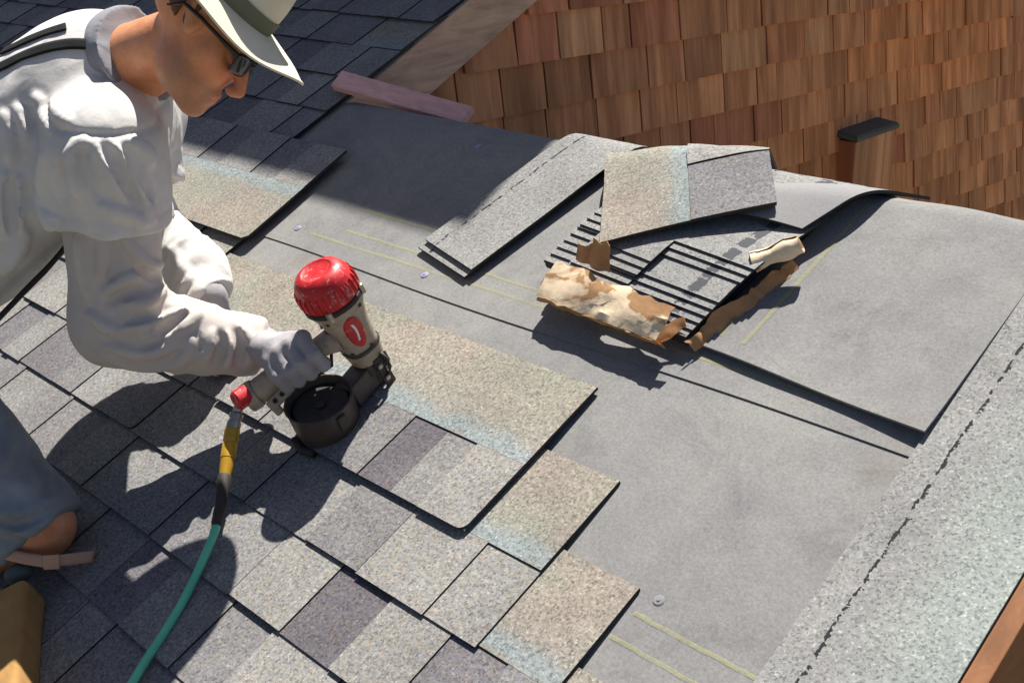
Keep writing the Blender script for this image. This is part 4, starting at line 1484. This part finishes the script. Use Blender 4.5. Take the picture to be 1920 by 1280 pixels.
# dark strap hanging from chest to belt
hs_ = [at(122, 462, 2.06), at(88, 502, 2.05), at(45, 545, 2.05), at(0, 592, 2.05), at(-40, 640, 2.06)]
def hang(s, t):
    i = s * (len(hs_) - 1)
    k = min(int(i), len(hs_) - 2)
    p = hs_[k] + (hs_[k + 1] - hs_[k]) * (i - k)
    return p + cdir(0.4, 0.5, 0.7) * (t - 0.5) * 0.026 - PO
v, f, uv = shell(hang, np.linspace(0, 1, 21), np.linspace(0, 1, 4), 0.003)
B().add(v, f, uv).make('chest_strap', M['black'], person, smooth=True)

# strap and buckle under the knee
ks = [at(-40, 1030, 2.03), at(5, 1036, 1.995), at(45, 1046, 1.985), at(88, 1053, 1.985), at(130, 1048, 2.0), at(176, 1043, 2.03)]
def kn(s, t):
    i = s * (len(ks) - 1)
    k = min(int(i), len(ks) - 2)
    p = ks[k] + (ks[k + 1] - ks[k]) * (i - k)
    return p + cdir(0.05, 1, -0.3) * (t - 0.5) * 0.020 - PO
v, f, uv = shell(kn, np.linspace(0, 1, 31), np.linspace(0, 1, 4), 0.003)
kst = B().add(v, f, uv).make('knee_strap', M['tanweb'], person, smooth=True)
bk = B()
bc = at(97, 1053, 1.983) - PO
M4 = Matrix((tuple(cdir(1, 0.02, -0.2)), tuple(cdir(-0.02, 1, 0.05)), tuple(cdir(0.2, 0, 1)))).transposed().to_4x4()
M4.translation = Vector(bc)
bk.box((-0.013, -0.0125, 0), (0.013, 0.0125, 0.004), M4)
bk.make('keeper', M['tanweb'], kst, bevel=0.0015)
pdl = Field(at(40, 1072, 1.99) - 0.06, at(40, 1072, 1.99) + 0.06, 0.003)
pdl.ell(at(40, 1072, 2.0), np.array([cdir(1, 0, 0), cdir(0, 1, 0), cdir(0, 0, 1)]), (0.021, 0.017, 0.014), 0)
pdl.cap(at(20, 1078, 2.0), at(30, 1098, 2.0), 0.011, 0.009, 0.01)
obj('buckle', pdl.mesh('buckle', PO, 1), plain('grey green rubber', (0.06, 0.075, 0.07), 0.6), kst)

# ------------------------------------------------------------------ foam cushion
cu = B()
c_a, c_b = onw(44, 1082, 0.085), onw(26, 1285, 0.085)
cd = unit((c_b - c_a)[:3] * [1, 1, 0])
cs = np.array([-cd[1], cd[0], 0])
if cs[0] > 0:
    cs = -cs
ang = math.atan2(cs[1], cs[0])
fo = thing('foam_cushion', 'ochre foam kneeling cushion under the worker\'s knee in the bottom left corner', 'cushion', (c_a[0], c_a[1], 0.02))
ff = Field((-0.50, -0.40, -0.02), (0.30, 0.25, 0.12), 0.006)
blk, P = ff.block((-1, -1, -1), (1, 1, 1))
Lc = np.linalg.norm((c_b - c_a)[:2]) + 0.06
q1 = P @ cd.astype(np.float32)
q2 = P @ cs.astype(np.float32)
r = 0.006
dx = np.stack([np.abs(q1 - (Lc / 2 - 0.0)) - Lc / 2 + r, np.abs(q2 - 0.16) - 0.16 + r, np.abs(P[..., 2] - 0.0315) - 0.0315 + r], -1)
ff.F[blk] = np.linalg.norm(np.maximum(dx, 0), axis=-1) + np.minimum(dx.max(-1), 0) - r - 0.003 * vnoise(P * 18)
obj('pad', ff.mesh('pad', (0, 0, 0), 1), M['foam'], fo)

# ------------------------------------------------------------------ nail gun
GT = np.array([-1.574, 0.672, 0.0])     # nose on the roof
gun = thing('nail_gun', 'red topped pneumatic coil nailer standing on its nose in the worker\'s gloved hand', 'nail gun', GT + np.array([0, 0, 0.022]))
GZ = 0.022
def gl(p):
    return np.array(p, float) - GT - np.array([0, 0, GZ])
lean = Matrix.Rotation(math.radians(2), 4, 'X')
# housing
hz = [(0.030, 0.055), (0.034, 0.075), (0.034, 0.100), (0.037, 0.140), (0.044, 0.172), (0.051, 0.190), (0.052, 0.194)]
hb_ = B()
rs = []
for r_, z in hz:
    rs.append([(r_ * math.copysign(abs(math.cos(q)) ** 0.85, math.cos(q)), r_ * math.copysign(abs(math.sin(q)) ** 0.85, math.sin(q)), z) for q in np.linspace(0, 2 * math.pi, 36, endpoint=False)])
hb_.rings(rs)
house = hb_.make('housing', M['tan'], gun, autosmooth=40)
B().lathe([(0.0535, 0.194), (0.055, 0.196), (0.055, 0.202), (0.053, 0.204)], 36).make('gasket', M['rubber'], gun, smooth=False)
capb = B()
capb.lathe([(0.052, 0.2045), (0.0545, 0.210), (0.0535, 0.230), (0.050, 0.245), (0.043, 0.256), (0.034, 0.2615), (0.029, 0.2625), (0.025, 0.2600), (0.008, 0.2592), (0.001, 0.2592)], 40)
cap_ = capb.make('cap', M['red'], gun, autosmooth=32)
for k in range(26):
    a = 2 * math.pi * k / 26
    B().prism([(0.0525, -0.0022), (0.0565, -0.0018), (0.0565, 0.0018), (0.0525, 0.0022)], 0.209, lambda x, y: 0.240 if x < 0.0545 else 0.232).make('rib', M['red'], cap_, bevel=0.001).rotation_euler.z = a
for k in range(4):
    a = math.pi / 4 + math.pi / 2 * k
    B().lathe([(0.006, 0.190), (0.006, 0.2075), (0.004, 0.209), (0.001, 0.209)], 10, Matrix.Translation((0.054 * math.cos(a), 0.054 * math.sin(a), 0))).make('bolt', M['steel'], gun)
for k in range(5):
    z_ = 0.108 + 0.013 * k
    r_ = np.interp(z_, [q[1] for q in hz], [q[0] for q in hz])
    a_ = math.radians(-118)
    B().box((r_ - 0.002, -0.010, z_ - 0.0022), (r_ + 0.0028, 0.010, z_ + 0.0022), Matrix.Rotation(a_, 4, 'Z')).make('fin', M['dark'], house, bevel=0.0006)
for a_, z_ in ((-58, 0.094), (8, 0.094), (-62, 0.180), (20, 0.182)):
    r_ = np.interp(z_, [q[1] for q in hz], [q[0] for q in hz])
    B().lathe([(0.0042, -0.001), (0.0042, 0.0022), (0.003, 0.003), (0.0004, 0.0024)], 10, Matrix.Rotation(math.radians(a_), 4, 'Z') @ Matrix.Translation((r_, 0, z_)) @ Matrix.Rotation(math.pi / 2, 4, 'Y')).make('screw', M['dark'], house)
rs = []
for r_, z in ((0.0352, 0.0835), (0.0362, 0.085), (0.0362, 0.0905), (0.0352, 0.092)):
    rs.append([(r_ * math.copysign(abs(math.cos(q)) ** 0.85, math.cos(q)), r_ * math.copysign(abs(math.sin(q)) ** 0.85, math.sin(q)), z) for q in np.linspace(0, 2 * math.pi, 36, endpoint=False)])
B().rings(rs, False).make('collar_ring', M['dark'], house, smooth=True)
# red badge with its pale stroke, on the side towards the lens
ba = math.atan2(-0.30, 0.95)
bdg = B()
def badge(s, t):
    a = ba + (s - 0.5) * 0.86
    z = 0.104 + t * 0.072
    r_ = np.interp(z, [q[1] for q in hz], [q[0] for q in hz]) + 0.0026
    return (r_ * math.cos(a), r_ * math.sin(a), z)
def badge_warp(s, t):
    # oval outline
    wdt = math.sqrt(max(0.02, 1 - (2 * t - 1) ** 2))
    return badge(0.5 + (s - 0.5) * wdt, t)
v, f, uv = shell(badge_warp, np.linspace(0, 1, 12), np.linspace(0, 1, 14), 0.0016)
bg_ = bdg.add(v, f, uv).make('badge', M['red'], gun, smooth=True)
st = B()
v, f, uv = shell(lambda s, t: np.array(badge(0.42 + 0.12 * s + 0.10 * math.sin(3 * t), 0.22 + 0.56 * t)) * np.array([1.012, 1.012, 1]), np.linspace(0, 1, 4), np.linspace(0, 1, 10), 0.0006)
st.add(v, f, uv).make('emblem', M['white'], bg_, smooth=True)
# dark nose, foot and contact arm
ns = B()
ns.box((-0.026, -0.024, 0.030), (0.026, 0.026, 0.0575)).box((-0.018, -0.016, -0.010), (0.018, 0.018, 0.030))
ns.make('nose', M['dark'], gun, bevel=0.004)
ct = B()
ct.box((-0.012, -0.013, -0.022), (0.013, 0.013, 0.004)).box((0.028, -0.010, -0.012), (0.033, 0.012, 0.062)).box((0.010, -0.008, -0.016), (0.033, 0.010, -0.010))
ct.make('contact_arm', M['dark'], gun, bevel=0.0015)
B().tube([(0.034, 0.004, 0.020), (0.040, 0.010, 0.034), (0.040, 0.012, 0.050), (0.034, 0.010, 0.066)], 0.004, 8).make('lever', M['dark'], gun, smooth=True)
for k, (x, y, z) in enumerate([(0.034, -0.004, 0.046), (0.034, 0.008, 0.030), (0.034, -0.002, 0.016)]):
    B().lathe([(0.005, 0), (0.005, 0.004), (0.003, 0.005), (0.0005, 0.005)], 10, Matrix.Translation((x, y, z)) @ Matrix.Rotation(math.pi / 2, 4, 'Y')).make('bolt', M['steel'], gun)
# handle: from housing back to the air inlet
h0, h1 = np.array([-0.012, -0.026, 0.122]), gl([-1.668, 0.492, 0.120])
hpts = [h0 + (h1 - h0) * t + np.array([0, 0, 0.008 * math.sin(math.pi * t)]) for t in np.linspace(0, 1, 9)]
B().tube(hpts, [0.026, 0.021, 0.019, 0.0185, 0.019, 0.020, 0.021, 0.022, 0.024], 16).make('handle', M['tan'], gun, smooth=True)
hd = unit(h1 - h0)
e0 = h1 - hd * 0.004
B().tube([e0, e0 + hd * 0.008, e0 + hd * 0.022, e0 + hd * 0.024], [0.026, 0.0275, 0.0265, 0.012], 18).make('end_cap', M['tan'], gun, autosmooth=40)
rk0 = e0 + hd * 0.010 + np.array([0.004, -0.008, 0.012])
kd_ = unit(hd + 0.6 * cdir(0, 0, 1))
B().tube([rk0, rk0 + kd_ * 0.022, rk0 + kd_ * 0.026, rk0 + kd_ * 0.0265], [0.0185, 0.0185, 0.015, 0.004], 16).make('exhaust_knob', M['red'], gun, autosmooth=40)
# tan bracket with two holes joining handle end and magazine
br = B()
bq = gl(onw(528, 742, 0.10))
m4 = Matrix((tuple(cdir(0.7, 0.7, 0)), tuple(cdir(-0.7, 0.7, 0)), tuple(cdir(0, 0, 1)))).transposed().to_4x4()
m4.translation = Vector(bq)
br.box((-0.026, -0.010, -0.006), (0.024, 0.012, 0.006), m4).box((0.012, -0.004, -0.005), (0.034, 0.006, 0.005), m4).box((-0.030, -0.022, -0.005), (-0.014, 0.010, 0.005), m4)
brk = br.make('bracket', M['tan'], gun, bevel=0.003)
for hx in (-0.013, 0.004):
    mm = m4 @ Matrix.Translation((hx, 0.001, 0.0062))
    B().lathe([(0.0048, 0), (0.0048, 0.0006), (0.0005, 0.0006)], 12, mm).make('hole', M['tar'], brk)
# coil magazine: an open dark canister with a lid ring and a nail coil inside
cc_ = gl(onw(588, 752, 0.085)); cc_[2] = 0
tilt = Matrix.Rotation(math.radians(-6), 4, 'X') @ Matrix.Rotation(math.radians(6), 4, 'Y')
mt = Matrix.Translation(Vector((cc_[0], cc_[1], 0.0))) @ tilt
cb = B()
prof = [(0.020, -0.016), (0.050, -0.016), (0.058, -0.006), (0.060, 0.030), (0.061, 0.060), (0.063, 0.066), (0.060, 0.067), (0.057, 0.062), (0.055, 0.002), (0.020, -0.002), (0.020, -0.016)]
cb.lathe(prof, 40, mt)
can = cb.make('magazine', M['can'], gun, autosmooth=40)
B().lathe([(0.012, 0.002), (0.053, 0.002), (0.0545, 0.010), (0.0545, 0.046), (0.050, 0.052), (0.020, 0.054), (0.012, 0.05)], 32, mt).make('nail_coil', M['dark'], can, autosmooth=40)
B().lathe([(0.010, 0.0), (0.010, 0.054), (0.006, 0.056), (0.0005, 0.056)], 14, mt).make('spindle', M['dark'], can)
B().box((0.056, -0.012, 0.028), (0.066, 0.006, 0.058), mt).make('latch', M['dark'], can, bevel=0.002)
B().tube([tuple(mt @ Vector((-0.03, -0.060, 0.0))), tuple(mt @ Vector((0.0, -0.066, -0.006))), tuple(mt @ Vector((0.026, -0.060, -0.004)))], 0.008, 10).make('foot_bumper', M['rubber'], can, smooth=True)
# feed arm from canister to nose
fd = B()
fa0 = np.array(mt @ Vector((0.01, 0.05, 0.034)))
fa1 = np.array([0.0, -0.018, 0.030])
dd_ = fa1 - fa0
m5 = Matrix.Translation(Vector(fa0)) @ Matrix.Rotation(math.atan2(dd_[1], dd_[0]), 4, 'Z')
fd.box((0, -0.022, -0.022), (np.linalg.norm(dd_[:2]) + 0.01, 0.022, 0.024), m5)
fd.make('feed_door', M['can'], gun, bevel=0.004)
# trigger guard
B().tube([gl([-1.60, 0.63, 0.125]), gl([-1.600, 0.615, 0.098]), gl([-1.612, 0.585, 0.096]), gl([-1.625, 0.575, 0.112])], 0.0035, 8).make('trigger', M['dark'], gun, smooth=True)

# ------------------------------------------------------------------ gloves
hA = unit(h0 - h1)                       # along the handle, towards the housing
hN = unit(np.array([0, 0, 1]) - hA * hA[2])
hS = np.cross(hA, hN)
if hS[0] < 0:
    hS = -hS
def handle_at(t):
    i = t * 8
    k = min(int(i), 7)
    return np.array(hpts[k]) + (np.array(hpts[k + 1]) - np.array(hpts[k])) * (i - k) + GT + np.array([0, 0, GZ])
gf = Field((-1.82, 0.44, 0.02), (-1.50, 0.74, 0.26), 0.0028)
cuff = WRI - 0.01 * unit(WRI - ELB)
pal = handle_at(0.52) + hN * 0.036 - hS * 0.020
gf.cap(cuff, WRI + 0.02 * unit(WRI - ELB), 0.036, 0.033, 0.01)
gf.cap(WRI, pal - hA * 0.02, 0.032, 0.028, 0.02, flat=None)
for k, t in enumerate((0.26, 0.41, 0.55, 0.68)):
    hc_ = handle_at(t)
    L_ = (1.0, 1.08, 1.0, 0.86)[k]
    kn_ = hc_ + hN * 0.037 + hS * 0.004
    gf.cap(WRI + 0.025 * unit(pal - WRI), kn_, 0.018, 0.0135, 0.010)                      # metacarpal
    a1 = hc_ + hS * 0.036 * L_ + hN * 0.017
    a2 = hc_ + hS * 0.029 * L_ - hN * 0.018
    a3 = hc_ + hS * 0.004 - hN * 0.031
    gf.cap(kn_, a1, 0.0125, 0.0115, 0.004).cap(a1, a2, 0.0115, 0.0105, 0.003).cap(a2, a3, 0.0105, 0.0092, 0.003)
th0 = pal - hS * 0.012 - hN * 0.005
th1 = handle_at(0.40) - hS * 0.034 + hN * 0.004
th2 = handle_at(0.27) - hS * 0.026 - hN * 0.014
gf.cap(WRI + 0.03 * unit(pal - WRI), th1, 0.018, 0.0135, 0.012).cap(th1, th2, 0.013, 0.0105, 0.004)
gf.displace(folds_along(WRI, pal, 0.014, 0.05, 0.002, 1.3, 2.0))
obj('glove', gf.mesh('glove', PO, 1), M['glove'], person)
# other hand, pressed on the shingles behind the forearm
gg = Field((-2.05, 0.38, -0.01), (-1.72, 0.68, 0.24), 0.0035)
lp = onw(428, 640, 0.045)
gg.cap(LWR - 0.01 * unit(lp - LWR), LWR, 0.034, 0.033, 0.01).cap(LWR, lp, 0.030, 0.026, 0.02)
fdv = unit(np.array([0.55, -0.80, 0]))
fsd = np.array([-fdv[1], fdv[0], 0])
for k in range(4):
    b0 = lp + fsd * (k - 1.5) * 0.020
    b1 = b0 + fdv * (0.040, 0.045, 0.042, 0.035)[k] - np.array([0, 0, 0.004])
    b2 = b1 + fdv * 0.030 - np.array([0, 0, 0.008])
    gg.cap(LWR, b0, 0.02, 0.0125, 0.015).cap(b0, b1, 0.0120, 0.011, 0.004).cap(b1, b2, 0.011, 0.0095, 0.003)
t0 = lp - fsd * 0.034 - fdv * 0.02
gg.cap(LWR, t0, 0.018, 0.013, 0.012).cap(t0, t0 - fsd * 0.014 + fdv * 0.034 - np.array([0, 0, 0.008]), 0.0125, 0.010, 0.004)
obj('glove', gg.mesh('glove', PO, 1), M['glove'], person)

# ------------------------------------------------------------------ air hose with its couplings
inlet = h1 + hd * 0.020 + GT + np.array([0, 0, GZ])
P0 = onw(447, 765, 0.112)
P1, P2, P3, P4 = onw(436, 805, 0.095), onw(429, 850, 0.080), onw(422, 890, 0.068), onw(414, 945, 0.056)
hz_ = thing('air_hose', 'green air hose with brass yellow coupling running down from the nail gun', 'air hose', P0 * [1, 1, 0])
ho = P0 * [1, 1, 0]
def hl(p):
    return np.array(p) - ho
def lerp(a, b, t):
    return a + (b - a) * t
B().tube([hl(inlet), hl(lerp(inlet, P0, 0.6)), hl(P0), hl(lerp(P0, P1, 0.3))], [0.008, 0.0085, 0.009, 0.009], 14).make('plug', M['steel'], hz_, smooth=True)
B().tube([hl(lerp(P0, P1, t)) for t in (0.25, 0.27, 0.45, 0.47, 0.62, 0.64, 1.0, 1.02)], [0.009, 0.0125, 0.0125, 0.0105, 0.0105, 0.0125, 0.0125, 0.010], 18).make('coupler', M['steel'], hz_, autosmooth=40)
B().tube([hl(P1 + (P2 - P1) * t) for t in (-0.02, 0.02, 0.5, 0.55, 0.6, 1.2, 1.24)] , [0.009, 0.0135, 0.0135, 0.012, 0.0135, 0.0135, 0.010], 18).make('sleeve', M['brass'], hz_, autosmooth=40)
B().tube([hl(P2 + (P3 - P2) * t) for t in (0.2, 0.25, 0.6, 1.0)], [0.010, 0.0125, 0.0118, 0.0105], 18).make('ferrule', M['brass'], hz_, autosmooth=40)
B().tube([hl(P3), hl(lerp(P3, P4, 0.1)), hl(lerp(P3, P4, 0.5)), hl(P4), hl(onw(406, 985, 0.048))], [0.010, 0.0125, 0.011, 0.0095, 0.0078], 16).make('strain_relief', M['rubber'], hz_, smooth=True)
ctrl = [onw(412, 955, 0.054), onw(403, 995, 0.045), onw(385, 1040, 0.036), onw(362, 1090, 0.029), onw(336, 1140, 0.025), onw(305, 1190, 0.0255), onw(272, 1240, 0.027), onw(245, 1285, 0.029), onw(190, 1370, 0.030), onw(110, 1450, 0.030), onw(-40, 1520, 0.030), onw(-300, 1560, 0.030)]
def catmull(c, n=8):
    c = [np.array(q) for q in c]
    out = []
    for i in range(len(c) - 1):
        p0, p1, p2, p3 = c[max(i - 1, 0)], c[i], c[i + 1], c[min(i + 2, len(c) - 1)]
        for k in range(n):
            t = k / n
            out.append(0.5 * ((2 * p1) + (p2 - p0) * t + (2 * p0 - 5 * p1 + 4 * p2 - p3) * t * t + (3 * p1 - p0 - 3 * p2 + p3) * t ** 3))
    out.append(c[-1])
    return out
B().tube([hl(q) for q in catmull(ctrl)], 0.0072, 14).make('hose', M['hose'], hz_, smooth=True)
print('objects', len(bpy.data.objects))
